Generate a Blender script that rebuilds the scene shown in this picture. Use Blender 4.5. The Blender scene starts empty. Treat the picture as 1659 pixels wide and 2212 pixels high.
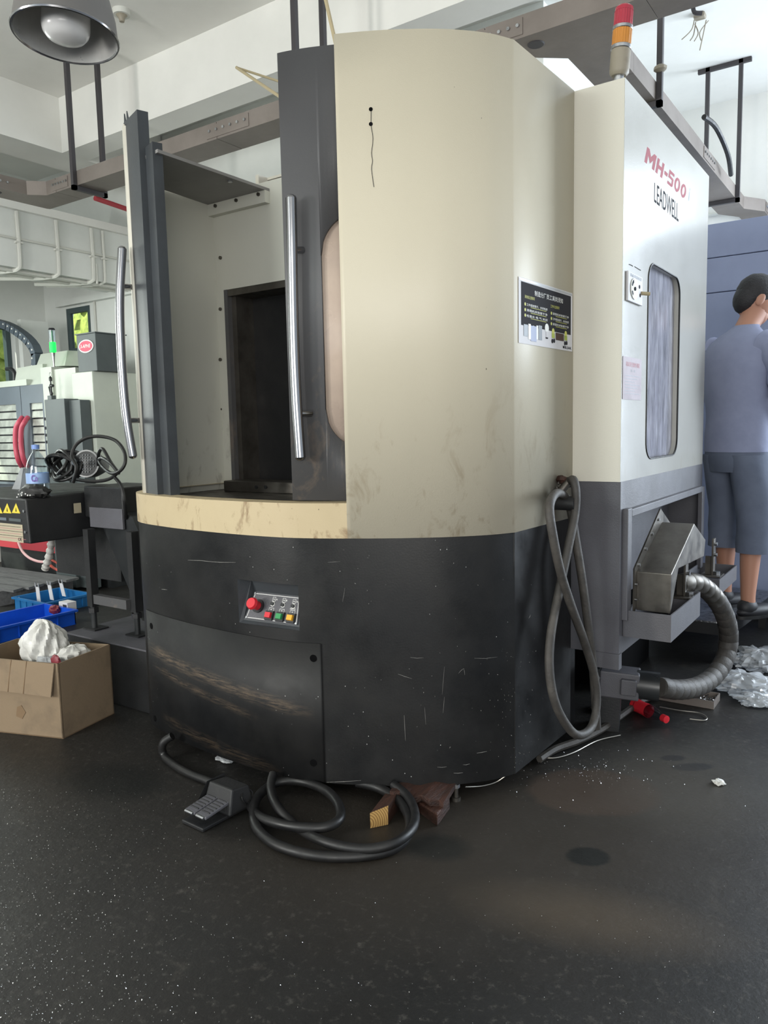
import bpy, bmesh, math, random
from mathutils import Vector, Matrix
random.seed(7)
scn = bpy.context.scene
COL = scn.collection
PI = math.pi

# ------------------------------------------------------------------ camera
# world: X along the front of the big machine, Y back along its side, Z up; camera stands over the origin
YAW, PITCH, ROLL, FPX, EYE = 0.605, 0.109, -0.022, 1650.0, 1.258
cs, sn = math.cos(YAW), math.sin(YAW)
RT0 = Vector((cs, sn, 0)); FWH = Vector((-sn, cs, 0))
FW = FWH*math.cos(PITCH) - Vector((0, 0, 1))*math.sin(PITCH)
UP0 = FWH*math.sin(PITCH) + Vector((0, 0, 1))*math.cos(PITCH)
RT = RT0*math.cos(ROLL) + UP0*math.sin(ROLL)
UP = -RT0*math.sin(ROLL) + UP0*math.cos(ROLL)
cam_d = bpy.data.cameras.new('camera')
cam_d.sensor_fit = 'VERTICAL'; cam_d.sensor_height = 36.0; cam_d.sensor_width = 27.0
cam_d.lens = FPX/2212*36.0
cam_d.clip_start = 0.05; cam_d.clip_end = 200
cam = bpy.data.objects.new('camera', cam_d); COL.objects.link(cam)
cam.matrix_world = Matrix(((RT.x, UP.x, -FW.x, 0), (RT.y, UP.y, -FW.y, 0), (RT.z, UP.z, -FW.z, EYE), (0, 0, 0, 1)))
scn.camera = cam

# ------------------------------------------------------------------ view, world, daylight
scn.view_settings.view_transform = 'Standard'
scn.view_settings.look = 'None'
scn.view_settings.gamma = 1.0
scn.view_settings.use_curve_mapping = False
scn.view_settings.exposure = 0.42

world = bpy.data.worlds.new('overcast_sky'); scn.world = world
world.use_nodes = True
bg = world.node_tree.nodes['Background']
bg.inputs[0].default_value = (0.80, 0.90, 1.0, 1)
bg.inputs[1].default_value = 0.6

def area(name, loc, target, sx, sy, power, col):
    d = bpy.data.lights.new(name, 'AREA'); d.shape = 'RECTANGLE'; d.size = sx; d.size_y = sy
    d.energy = power; d.color = col
    o = bpy.data.objects.new(name, d); COL.objects.link(o)
    o.location = loc
    o.rotation_euler = (Vector(target)-Vector(loc)).to_track_quat('-Z', 'Y').to_euler()
    return o
# daylight through the big gate at the far right, through the gates behind the camera and the window at far left
area('gate_daylight', (1.6, 6.6, 2.0), (-0.9, 3.2, 1.2), 2.6, 2.8, 260, (0.80, 0.90, 1.0))
area('left_gate_daylight', (-4.2, -3.2, 1.65), (-1.9, 2.2, 1.2), .45, .9, 100, (1.0, 0.97, 0.92))
area('entrance_daylight', (2.0, -3.2, 1.9), (-1.2, 2.7, 1.4), 3.2, 2.4, 125, (1.0, 0.97, 0.91))
sun = bpy.data.lights.new('sun', 'SUN'); sun.energy = 7.0; sun.angle = .02; sun.color = (1, .95, .82)
sun_o = bpy.data.objects.new('sun', sun); COL.objects.link(sun_o); sun_o.rotation_euler = Vector((.6, .5, -.9)).to_track_quat('-Z', 'Y').to_euler()
area('left_wall_fill', (-3.0, -4.4, 2.7), (-5.8, 3.6, 2.4), 1.6, 1.2, 105, (0.94, 1.0, 0.95))  # added fill lamp to brighten the left wall, beam and ceiling; no window there
area('far_left_window_daylight', (-6.9, 2.2, 1.9), (-4.5, 2.6, 1.0), 1.6, 1.4, 36, (0.92, 1.0, 0.94))

# ------------------------------------------------------------------ helpers: a pixel of the photo to a point on a plane
def ray(px, py):
    return FW + RT*((px-829.5)/FPX) - UP*((py-1106)/FPX)
EYEP = Vector((0, 0, EYE))
def az(px, py, z):
    d = ray(px, py); return EYEP + d*((z-EYE)/d.z)
def aX(px, py, x):
    d = ray(px, py); return EYEP + d*(x/d.x)
def aY(px, py, y):
    d = ray(px, py); return EYEP + d*(y/d.y)
def aD(px, py, D):
    d = ray(px, py); return EYEP + d*(D/math.hypot(d.x, d.y))

# ------------------------------------------------------------------ mesh builder
class MB:
    def __init__(s): s.v = []; s.f = []
    def add(s, vs, fs):
        b = len(s.v); s.v += [Vector(p) for p in vs]; s.f += [tuple(i+b for i in f) for f in fs]; return s
    def box(s, p0, p1, M=None):
        x0, y0, z0 = p0; x1, y1, z1 = p1
        vs = [Vector(p) for p in ((x0,y0,z0),(x1,y0,z0),(x1,y1,z0),(x0,y1,z0),(x0,y0,z1),(x1,y0,z1),(x1,y1,z1),(x0,y1,z1))]
        if M: vs = [M @ p for p in vs]
        return s.add(vs, [(3,2,1,0),(4,5,6,7),(0,1,5,4),(1,2,6,5),(2,3,7,6),(3,0,4,7)])
    def hexa(s, b, t):
        return s.add(list(b)+list(t), [(3,2,1,0),(4,5,6,7),(0,1,5,4),(1,2,6,5),(2,3,7,6),(3,0,4,7)])
    def prism(s, poly, d):
        n = len(poly); d = Vector(d); p = [Vector(q) for q in poly]
        fs = [tuple(reversed(range(n))), tuple(range(n, 2*n))] + [(i, (i+1) % n, (i+1) % n+n, i+n) for i in range(n)]
        return s.add(p+[q+d for q in p], fs)
    def quad(s, a, b, c, d): return s.add([a, b, c, d], [(0, 1, 2, 3)])
    def poly(s, pts): return s.add(pts, [tuple(range(len(pts)))])
    def tube(s, pts, r, n=8, closed=False, flat=None):
        pts = [Vector(p) for p in pts]; m = len(pts); prev = None; rings = []
        for i, p in enumerate(pts):
            if closed: t = pts[(i+1) % m]-pts[i-1]
            else: t = pts[min(i+1, m-1)]-pts[max(i-1, 0)]
            t.normalize()
            if prev is None:
                a = Vector((0, 0, 1)) if abs(t.z) < .9 else Vector((1, 0, 0))
                nx = t.cross(a).normalized()
            else:
                nx = (prev - t*prev.dot(t)).normalized()
            prev = nx; ny = t.cross(nx)
            rr = r[i] if isinstance(r, (list, tuple)) else r
            rings.append([p + nx*(rr*math.cos(2*PI*k/n)) + ny*(rr*(flat or 1)*math.sin(2*PI*k/n)) for k in range(n)])
        vs = [q for R in rings for q in R]; fs = []
        for i in range(m if closed else m-1):
            j = (i+1) % m
            for k in range(n):
                l = (k+1) % n; fs.append((i*n+k, i*n+l, j*n+l, j*n+k))
        if not closed: fs += [tuple(reversed(range(n))), tuple((m-1)*n+k for k in range(n))]
        return s.add(vs, fs)
    def cyl(s, a, b, r, n=16, r2=None): return s.tube([a, b], [r, r if r2 is None else r2], n)
    def lathe(s, prof, n=24, M=None, cap=True):
        vs = []; fs = []
        for (r, z) in prof:
            for k in range(n):
                p = Vector((r*math.cos(2*PI*k/n), r*math.sin(2*PI*k/n), z)); vs.append(M @ p if M else p)
        for i in range(len(prof)-1):
            for k in range(n):
                l = (k+1) % n; fs.append((i*n+k, i*n+l, (i+1)*n+l, (i+1)*n+k))
        if cap: fs += [tuple(reversed(range(n))), tuple((len(prof)-1)*n+k for k in range(n))]
        return s.add(vs, fs)
    def blob(s, c, r, nu=14, nv=9, M=None, jit=0, rng=random):
        c = Vector(c); vs = []; fs = []
        for j in range(nv+1):
            th = PI*j/nv
            for i in range(nu):
                ph = 2*PI*i/nu; k = 1+rng.uniform(-jit, jit)
                p = Vector((r[0]*k*math.sin(th)*math.cos(ph), r[1]*k*math.sin(th)*math.sin(ph), r[2]*k*math.cos(th)))
                vs.append(c + (M @ p if M else p))
        for j in range(nv):
            for i in range(nu):
                l = (i+1) % nu; fs.append((j*nu+i, (j+1)*nu+i, (j+1)*nu+l, j*nu+l))
        return s.add(vs, fs)
    def sheet(s, pts, z0, z1):
        n = len(pts)
        zz0 = z0 if isinstance(z0, (list, tuple)) else [z0]*n
        zz1 = z1 if isinstance(z1, (list, tuple)) else [z1]*n
        vs = [(p[0], p[1], zz0[i]) for i, p in enumerate(pts)]+[(p[0], p[1], zz1[i]) for i, p in enumerate(pts)]
        return s.add(vs, [(i, i+1, n+i+1, n+i) for i in range(n-1)])

ORG = {}
def finish(o, parent, smooth, solid, bev):
    if solid:
        m = o.modifiers.new('thickness', 'SOLIDIFY'); m.thickness = abs(solid); m.offset = -1 if solid > 0 else 1
    if bev:
        m = o.modifiers.new('edge', 'BEVEL'); m.width = bev; m.segments = 2; m.limit_method = 'ANGLE'; m.angle_limit = math.radians(40)
def obj(name, mb, mat, parent=None, smooth=True, solid=0, bev=0, weld=True, org0=None):
    """link the shapes of mb as ONE mesh object; coordinates of mb are world coordinates"""
    org = ORG.get(parent.name, Vector()) if parent else org0
    if org is None:   # a thing made of one mesh: origin at its base
        if mb.v:
            xs = [p.x for p in mb.v]; ys = [p.y for p in mb.v]; zs = [p.z for p in mb.v]
            org = Vector(((min(xs)+max(xs))/2, (min(ys)+max(ys))/2, min(zs)))
        else: org = Vector()
    me = bpy.data.meshes.new(name)
    me.from_pydata([tuple(p-org) for p in mb.v], [], mb.f)
    bm = bmesh.new(); bm.from_mesh(me)
    if weld: bmesh.ops.remove_doubles(bm, verts=bm.verts, dist=1e-5)
    bmesh.ops.recalc_face_normals(bm, faces=bm.faces)
    bm.to_mesh(me); bm.free()
    if smooth:
        me.polygons.foreach_set('use_smooth', [True]*len(me.polygons))
        me.set_sharp_from_angle(angle=math.radians(38))
    if mat: me.materials.append(mat)
    o = bpy.data.objects.new(name, me); COL.objects.link(o)
    if parent: o.parent = parent
    else: o.location = org
    ORG[o.name] = org
    finish(o, parent, smooth, solid, bev)
    return o
def tag(o, label, cat, group=None):
    o['label'] = label; o['category'] = cat
    if group: o['group'] = group
    return o
def thing(name, label, cat, loc=(0, 0, 0), group=None):
    o = bpy.data.objects.new(name, None); COL.objects.link(o); o.location = loc
    o.empty_display_size = 0.1
    ORG[o.name] = Vector(loc)
    return tag(o, label, cat, group)
def struct(name, mb, mat, solid=0, smooth=False):
    me_o = obj(name, mb, mat, None, smooth=smooth, solid=solid, org0=Vector((0, 0, 0)))
    me_o['kind'] = 'structure'; return me_o
def dup(root, loc, label=None, mats=None):
    r = root.copy(); COL.objects.link(r); r.location = loc; ORG[r.name] = Vector(loc)
    if label: r['label'] = label
    for ch in root.children:
        q = ch.copy(); COL.objects.link(q); q.parent = r
        for g in ch.children:
            e = g.copy(); COL.objects.link(e); e.parent = q
    return r
def part_copy(src, parent, off):
    q = src.copy(); COL.objects.link(q); q.parent = parent; q.location = src.location + Vector(off); return q

def crom(pts, sub=6, closed=False):
    pts = [Vector(p) for p in pts]; n = len(pts); out = []
    rng = range(n if closed else n-1)
    for i in rng:
        if closed: a, b, c, d = pts[i-1], pts[i], pts[(i+1) % n], pts[(i+2) % n]
        else: a, b, c, d = pts[max(i-1, 0)], pts[i], pts[i+1], pts[min(i+2, n-1)]
        for k in range(sub):
            t = k/sub; t2 = t*t; t3 = t2*t
            out.append(0.5*((2*b)+(c-a)*t+(2*a-5*b+4*c-d)*t2+(3*b-a-3*c+d)*t3))
    if not closed: out.append(pts[-1])
    return out

# ------------------------------------------------------------------ text meshes (made first, while the scene is small)
TXT = {}
def text_mesh(s, key=None, bold=0.0, spacing=1.0):
    cu = bpy.data.curves.new('lettering', 'FONT'); cu.body = s; cu.align_x = 'LEFT'; cu.size = 1.0
    cu.offset = bold; cu.space_character = spacing; cu.resolution_u = 3
    o = bpy.data.objects.new('lettering', cu); COL.objects.link(o)
    dg = bpy.context.evaluated_depsgraph_get()
    me = bpy.data.meshes.new_from_object(o.evaluated_get(dg))
    vs = [Vector(v.co) for v in me.vertices]; fs = [tuple(p.vertices) for p in me.polygons]
    bpy.data.objects.remove(o); bpy.data.curves.remove(cu); bpy.data.meshes.remove(me)
    TXT[key or s] = (vs, fs)
def put_text(mb, key, o, xd, yd, w=None, h=None, clip=None):
    """lay the lettering onto a plane: origin o, writing direction xd, up yd, total width w and height h"""
    vs, fs = TXT[key]
    if not vs: return mb
    x0 = min(v.x for v in vs); x1 = max(v.x for v in vs); y0 = min(v.y for v in vs); y1 = max(v.y for v in vs)
    kx = w/(x1-x0) if w else h/(y1-y0); ky = h/(y1-y0) if h else kx
    o, xd, yd = Vector(o), Vector(xd), Vector(yd)
    return mb.add([o+xd*((v.x-x0)*kx)+yd*((v.y-y0)*ky) for v in vs], fs)
for t, k, b in (('i', 'i', 0), ('LEADWELL', 'leadwell', .004), ('\u5236\u9020\u5206\u5382\u5458\u5de5\u79bb\u5c97\u987b\u77e5', 'title', .0),
             ('\u79bb\u5c97\u524d\u6ce8\u610f\u4e8b\u9879', 'h1', 0), ('\u5de5\u4f5c\u4e2d\u6ce8\u610f\u4e8b\u9879', 'h2', 0), ('\u5de5\u4ef6\u6446\u653e\u6574\u9f50\uff0c\u5173\u95ed\u7535\u6e90', 'l1', 0), ('\u6e05\u7406\u673a\u5e8a\u94c1\u5c51\u5e72\u51c0', 'l2', 0),
             ('\u68c0\u67e5\u6c34 \u7535 \u6c14 \u5173\u95ed', 'l3', 0), ('3-APHE', 'oval', .02), ('BLSAK', 'logo', .02), ('C\u20ac', 'ce', .01),
             ('\u673a\u5e8a\u5b89\u5168\u64cd\u4f5c\u89c4\u7a0b', 'rules', .01), ('\u8bbe\u5907\u72b6\u6001\u6807\u8bc6', 'state', .01), ('AUTO', 'auto', 0), ('A', 'A', .02), ('B', 'B', .02), ('Co', 'co', .03), ('\u7b2c\u4e00\u7ae0', 'sub', 0)):
    text_mesh(t, k, b)

# ------------------------------------------------------------------ materials
def srgb(r, g, b):
    f = lambda c: (c/255)/12.92 if c/255 <= .04045 else ((c/255+.055)/1.055)**2.4
    return (f(r), f(g), f(b), 1)
def new_mat(name):
    m = bpy.data.materials.new(name); m.use_nodes = True
    return m, m.node_tree, m.node_tree.nodes, m.node_tree.links, m.node_tree.nodes['Principled BSDF']
def noise(nt, scale, detail=4, rough=.55, vec=None, dist=0):
    n = nt.nodes.new('ShaderNodeTexNoise'); n.inputs['Scale'].default_value = scale; n.inputs['Detail'].default_value = detail
    n.inputs['Roughness'].default_value = rough; n.inputs['Distortion'].default_value = dist
    if vec: nt.links.new(vec, n.inputs['Vector'])
    return n.outputs['Fac']
def mapr(nt, fac, a, b, c=0.0, d=1.0):
    n = nt.nodes.new('ShaderNodeMapRange'); n.inputs[1].default_value = a; n.inputs[2].default_value = b
    n.inputs[3].default_value = c; n.inputs[4].default_value = d; nt.links.new(fac, n.inputs[0]); return n.outputs[0]
def mixc(nt, fac, a, b):
    n = nt.nodes.new('ShaderNodeMix'); n.data_type = 'RGBA'
    if isinstance(fac, float): n.inputs[0].default_value = fac
    else: nt.links.new(fac, n.inputs[0])
    for i, x in ((6, a), (7, b)):
        if isinstance(x, tuple): n.inputs[i].default_value = x
        else: nt.links.new(x, n.inputs[i])
    return n.outputs[2]
def math_(nt, op, a, b=None):
    n = nt.nodes.new('ShaderNodeMath'); n.operation = op
    for i, x in ((0, a), (1, b)):
        if x is None: continue
        if isinstance(x, (int, float)): n.inputs[i].default_value = x
        else: nt.links.new(x, n.inputs[i])
    return n.outputs[0]
def coords(nt, scale=(1, 1, 1), loc=(0, 0, 0), rot=(0, 0, 0), kind='Object'):
    t = nt.nodes.new('ShaderNodeTexCoord'); m = nt.nodes.new('ShaderNodeMapping')
    m.inputs['Scale'].default_value = scale; m.inputs['Location'].default_value = loc; m.inputs['Rotation'].default_value = rot
    nt.links.new(t.outputs[kind], m.inputs[0]); return m.outputs[0]
def bump(nt, bsdf, h, strength, dist=.01):
    n = nt.nodes.new('ShaderNodeBump'); n.inputs['Strength'].default_value = strength; n.inputs['Distance'].default_value = dist
    nt.links.new(h, n.inputs['Height']); nt.links.new(n.outputs[0], bsdf.inputs['Normal'])
def pm(name, col, rough=.5, metal=0.0, col2=None, scale=6, lo=.4, hi=.7, bmp=None, rvar=0, spec=.5, stretch=(1, 1, 1), coat=0):
    m, nt, N, L, b = new_mat(name)
    b.inputs['Roughness'].default_value = rough; b.inputs['Metallic'].default_value = metal
    b.inputs['Specular IOR Level'].default_value = spec; b.inputs['Coat Weight'].default_value = coat
    c = srgb(*col)
    v = coords(nt, stretch)
    if col2:
        f = mapr(nt, noise(nt, scale, 6, .6, v), lo, hi)
        L.new(mixc(nt, f, c, srgb(*col2)), b.inputs['Base Color'])
    else: b.inputs['Base Color'].default_value = c
    if rvar: L.new(mapr(nt, noise(nt, scale*1.7, 4, .6, v), .3, .7, max(.02, rough-rvar), min(1, rough+rvar)), b.inputs['Roughness'])
    if bmp: bump(nt, b, noise(nt, bmp[0], 4, .6, v), bmp[1])
    return m
def clear_plastic(name, tint, refl=.12, rough=.05, trans=.0):
    m, nt, N, L, b = new_mat(name); N.remove(b)
    out = N['Material Output']
    tr = N.new('ShaderNodeBsdfTransparent'); tr.inputs[0].default_value = srgb(*tint)
    gl = N.new('ShaderNodeBsdfGlossy'); gl.inputs['Roughness'].default_value = rough; gl.inputs[0].default_value = (1, 1, 1, 1)
    fr = N.new('ShaderNodeLayerWeight'); fr.inputs[0].default_value = .5
    a = math_(nt, 'ADD', math_(nt, 'MULTIPLY', math_(nt, 'POWER', fr.outputs['Facing'], 4.0), .55), refl)
    mx = N.new('ShaderNodeMixShader'); L.new(a, mx.inputs[0]); L.new(tr.outputs[0], mx.inputs[1]); L.new(gl.outputs[0], mx.inputs[2])
    last = mx.outputs[0]
    if trans:
        df = N.new('ShaderNodeBsdfDiffuse'); df.inputs[0].default_value = srgb(225, 228, 230)
        m2 = N.new('ShaderNodeMixShader'); m2.inputs[0].default_value = trans; L.new(last, m2.inputs[1]); L.new(df.outputs[0], m2.inputs[2]); last = m2.outputs[0]
    L.new(last, out.inputs[0]); return m
def glow(name, col, strength):
    m, nt, N, L, b = new_mat(name)
    b.inputs['Base Color'].default_value = srgb(*col); b.inputs['Emission Color'].default_value = srgb(*col); b.inputs['Emission Strength'].default_value = strength
    return m

def painted(name, base, smudge, rough=.42, low=None, chips=None, tex=.12):
    """powder-coated sheet: fine orange-peel relief, grubby smudges and little chipped spots"""
    m, nt, N, L, b = new_mat(name)
    v = coords(nt)
    vs = coords(nt, (1, 1, .55))
    big = mapr(nt, noise(nt, 1.6, 5, .6, v), .35, .75)
    col = mixc(nt, math_(nt, 'MULTIPLY', big, .35), srgb(*base), srgb(*smudge))
    if low:   # hand grease and coolant splashes, thickest near the bottom edge where hands and hoses rub
        sep = N.new('ShaderNodeSeparateXYZ'); L.new(v, sep.inputs[0])
        g = mapr(nt, sep.outputs[2], low[0], low[1], 0.0, 1.0)
        sp = mapr(nt, noise(nt, 9, 8, .68, vs, .6), .56, .66)
        sp2 = mapr(nt, noise(nt, 26, 6, .65, vs, .3), .60, .72)
        sp = math_(nt, 'MAXIMUM', sp, math_(nt, 'MULTIPLY', sp2, .7))
        k = math_(nt, 'MULTIPLY', math_(nt, 'MULTIPLY', sp, g), low[2])
        col = mixc(nt, k, col, srgb(*low[3]))
    if chips:
        vo = N.new('ShaderNodeTexVoronoi'); vo.inputs['Scale'].default_value = chips[0]; L.new(vs, vo.inputs['Vector'])
        ch = mapr(nt, vo.outputs['Distance'], .03, .05, 1.0, 0.0)
        ch = math_(nt, 'MULTIPLY', ch, mapr(nt, noise(nt, 3.1, 3, .5, v), chips[1], chips[1]+.05))
        col = mixc(nt, ch, col, srgb(*chips[2]))
    L.new(col, b.inputs['Base Color'])
    L.new(mapr(nt, noise(nt, 4, 4, .6, v), .2, .8, rough-.03, rough+.06), b.inputs['Roughness'])
    bump(nt, b, noise(nt, 240, 2, .5, v), tex, .002)
    return m

M = {}
M['cream'] = painted('cream_paint', (220, 216, 203), (213, 208, 194), .45, (0.35, -0.12, .0, (120, 105, 80)))
M['cream_front'] = painted('cream_front_paint', (199, 191, 171), (190, 182, 161), .42, (1.45, 0.90, .62, (146, 126, 96)), (26, .60, (92, 84, 70)))
M['cream_sill'] = painted('grubby_cream_sill_paint', (196, 180, 146), (150, 126, 92), .5, (2.2, 1.2, .75, (120, 92, 62)), (34, .58, (60, 52, 45)))
M['cream_side'] = painted('cream_side_paint', (172, 171, 165), (162, 160, 152), .22, (1.5, .9, .2, (150, 142, 124)), (22, .66, (110, 104, 92)), .16)
M['inside'] = painted('interior_grey_paint', (204, 204, 194), (192, 191, 180), .5, (1.5, 1.0, .5, (100, 96, 84)), (22, .62, (70, 66, 60)))
M['charcoal'] = painted('charcoal_door_paint', (82, 82, 84), (72, 71, 71), .45, (1.9, 1.0, .75, (120, 108, 98)), (40, .62, (120, 112, 104)))
M['charcoal_clean'] = pm('charcoal_metal', (62, 66, 70), .45, 0, (52, 55, 58), 5, bmp=(180, .08))
M['graphite'] = pm('graphite_paint', (92, 92, 98), .48, 0, (78, 77, 81), 3, .35, .7, bmp=(200, .15), rvar=.1)
M['roof_grey'] = pm('chamber_roof_grey', (138, 136, 134), .5, 0, (120, 118, 116), 3)
M['bare_nick'] = pm('bare_metal_nick', (150, 148, 144), .5, .3)
M['black'] = pm('black_steel', (30, 31, 33), .5, 0, (40, 40, 41), 5, bmp=(120, .1), rvar=.12)
M['black_gloss'] = pm('black_machine_paint', (34, 36, 38), .35, 0, (48, 50, 51), 4, rvar=.1)
M['rubber'] = pm('black_rubber', (20, 20, 21), .48, 0, (36, 35, 34), 14, .5, .8, rvar=.12)
M['hose'] = pm('dusty_grey_hose', (60, 57, 54), .6, 0, (84, 80, 75), 12, .45, .75, bmp=(90, .2))
M['chrome'] = pm('brushed_chrome', (158, 158, 160), .2, 1.0)
M['steel'] = pm('dull_steel', (112, 108, 102), .42, .8, (80, 76, 71), 9, .35, .75, rvar=.12)
M['zinc'] = pm('zinc_bright', (200, 202, 205), .3, 1.0, (150, 152, 155), 30)
M['galv'] = pm('galvanised_tray', (128, 120, 114), .55, .25, (112, 104, 98), 3, bmp=(40, .05))
M['galv_under'] = M['galv']
M['hanger'] = pm('hanger_dark_paint', (58, 55, 58), .55)
M['white_wall'] = pm('white_wall_paint', (232, 231, 226), .85, 0, (220, 219, 214), 1.2, .4, .75, bmp=(60, .05))
M['wall_grey'] = pm('grey_wall_paint', (224, 226, 222), .85, 0, (210, 212, 208), 1.5, .4, .75, bmp=(60, .05))
M['conduit'] = pm('white_conduit', (205, 205, 198), .6)
M['frame_green'] = pm('dark_window_frame', (66, 80, 82), .5)
M['glass'] = clear_plastic('window_glass', (238, 245, 240), .03, .02)
M['pet'] = clear_plastic('clear_bottle_plastic', (225, 234, 240), .10, .08)
M['bag_clear'] = clear_plastic('clear_film', (215, 218, 222), .10, .25, .35)
M['bag_white'] = pm('white_plastic_bag', (206, 205, 200), .4, 0, (172, 170, 164), 7, .45, .75, bmp=(16, .5))
M['red'] = pm('red_plastic', (205, 40, 52), .4)
M['red_lens'] = pm('red_lens', (168, 44, 62), .25, coat=.4)
M['amber_lens'] = pm('amber_lens', (196, 128, 44), .3, coat=.4)
M['green_btn'] = pm('green_button', (44, 140, 80), .4)
M['yellow_btn'] = pm('yellow_button', (226, 165, 40), .4)
M['pink_handle'] = pm('red_handle_paint', (196, 80, 100), .4)
M['red_stripe'] = pm('red_base_paint', (170, 56, 66), .5)
M['lm_white'] = pm('pale_green_white_paint', (200, 206, 194), .4, 0, (188, 194, 184), 2)
M['lm_grey'] = pm('blue_grey_paint', (104, 113, 122), .45, 0, (94, 102, 110), 2)
M['lm_dgrey'] = pm('dark_grey_cabinet_paint', (84, 92, 93), .5, 0, (74, 81, 82), 3)
M['lm_blue'] = pm('blue_base_paint', (46, 70, 130), .5)
M['slat'] = pm('window_slat', (196, 200, 190), .35, .2, (150, 152, 146), 9)
M['crate'] = pm('blue_crate_plastic', (32, 110, 170), .4, 0, (26, 95, 150), 6)
M['crate2'] = pm('bright_blue_crate_plastic', (20, 84, 200), .38, 0, (16, 72, 180), 6)
M['card'] = pm('cardboard', (130, 112, 90), .85, 0, (104, 90, 73), 6, .5, .8, bmp=(70, .12))
M['card_in'] = pm('cardboard_inside', (120, 98, 74), .9)
M['wood_dark'] = pm('oiled_timber', (70, 42, 31), .6, 0, (34, 22, 18), 6, .35, .7, bmp=(30, .5), stretch=(6, 1, 6))
M['pallet'] = pm('weathered_pallet_wood', (112, 112, 112), .8, 0, (84, 84, 85), 6, .35, .7, bmp=(40, .4), stretch=(1, 6, 6))
M['paper'] = pm('white_paper', (206, 204, 206), .7)
M['ink'] = pm('dark_ink', (50, 50, 54), .85, spec=.15)
M['ink_red'] = pm('faded_red_ink', (176, 112, 120), .6)
M['ink_redder'] = pm('red_lettering', (178, 100, 112), .9, spec=.1)
M['ink_white'] = pm('white_ink', (232, 232, 228), .6)
M['ink_yellow'] = pm('yellow_ink', (196, 196, 96), .6)
M['label_beige'] = pm('beige_label', (178, 168, 144), .6)
M['warn'] = pm('warning_yellow', (226, 204, 70), .5)
M['skin'] = pm('skin', (176, 128, 106), .55)
M['shirt'] = pm('haze_lightened_navy_shirt', (138, 144, 170), .85, 0, (128, 134, 160), 7, bmp=(30, .15))  # navy paled towards blue-grey, bluish backlight haze painted into the cloth
M['shorts'] = pm('haze_lightened_slate_shorts', (100, 108, 126), .85, 0, (90, 98, 116), 7, bmp=(30, .15))  # shorts colour lightened too, standing in for the haze
M['hair'] = pm('black_hair', (24, 23, 26), .5, 0, (38, 36, 40), 60, bmp=(120, .5))
M['shoe'] = pm('black_shoe', (30, 30, 34), .55)
M['checker'] = pm('worn_checker_plate', (170, 172, 176), .3, .95, (120, 122, 126), 40, .4, .6, bmp=(70, .5))
M['cabinet'] = pm('haze_lightened_cabinet_paint', (140, 150, 180), .5, 0, (130, 140, 170), 2)  # lightened slate blue, backlight haze put into the paint colour
M['yellowed'] = pm('yellowed_plastic_tube', (172, 158, 126), .5)
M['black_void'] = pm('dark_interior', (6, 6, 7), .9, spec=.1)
M['pane'] = pm('scratched_reflection_grey_pane', (150, 150, 162), .2, 0, (96, 96, 104), 5, rvar=.07, spec=.7, stretch=(1, 4, 1))  # opaque grey base stands in for reflections on the scratched pane
M['pane_beige'] = pm('oily_acrylic_pane', (200, 182, 166), .25, 0, (176, 158, 146), 3, .35, .7, rvar=.08, spec=.6)
M['lamp_shell'] = pm('aluminium_reflector', (200, 200, 198), .35, .35, (176, 176, 174), 8, rvar=.1)
M['lamp_out'] = pm('lamp_outer_grey', (104, 102, 100), .5, .2)
M['diffuser'] = pm('opal_diffuser', (226, 226, 226), .25, coat=.3)
M['leaf'] = pm('sunlit_foliage', (196, 204, 96), .7, 0, (120, 140, 50), 7, .35, .65)
M['oil'] = pm('oil_film', (22, 22, 20), .12)
M['rust_floor'] = pm('ground_brown_patch', (84, 74, 66), .7, 0, (60, 52, 46), 40, bmp=(90, .6))
M['chip'] = pm('aluminium_swarf', (200, 200, 200), .3, 1.0)
M['orange_hose'] = pm('orange_air_hose', (214, 96, 78), .4)
M['pink_hose'] = pm('pale_pink_hose', (226, 176, 176), .4)
M['chain'] = pm('drag_chain_plastic', (84, 94, 104), .5)
M['amber'] = M['amber_lens']
M['grey_plastic'] = pm('grimy_grey_plastic', (150, 142, 126), .5, 0, (110, 100, 86), 14, .5, .8)
M['red_card'] = pm('dark_red_card', (120, 40, 50), .5)
M['wire'] = pm('bare_wire', (168, 164, 156), .35, .8)

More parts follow.
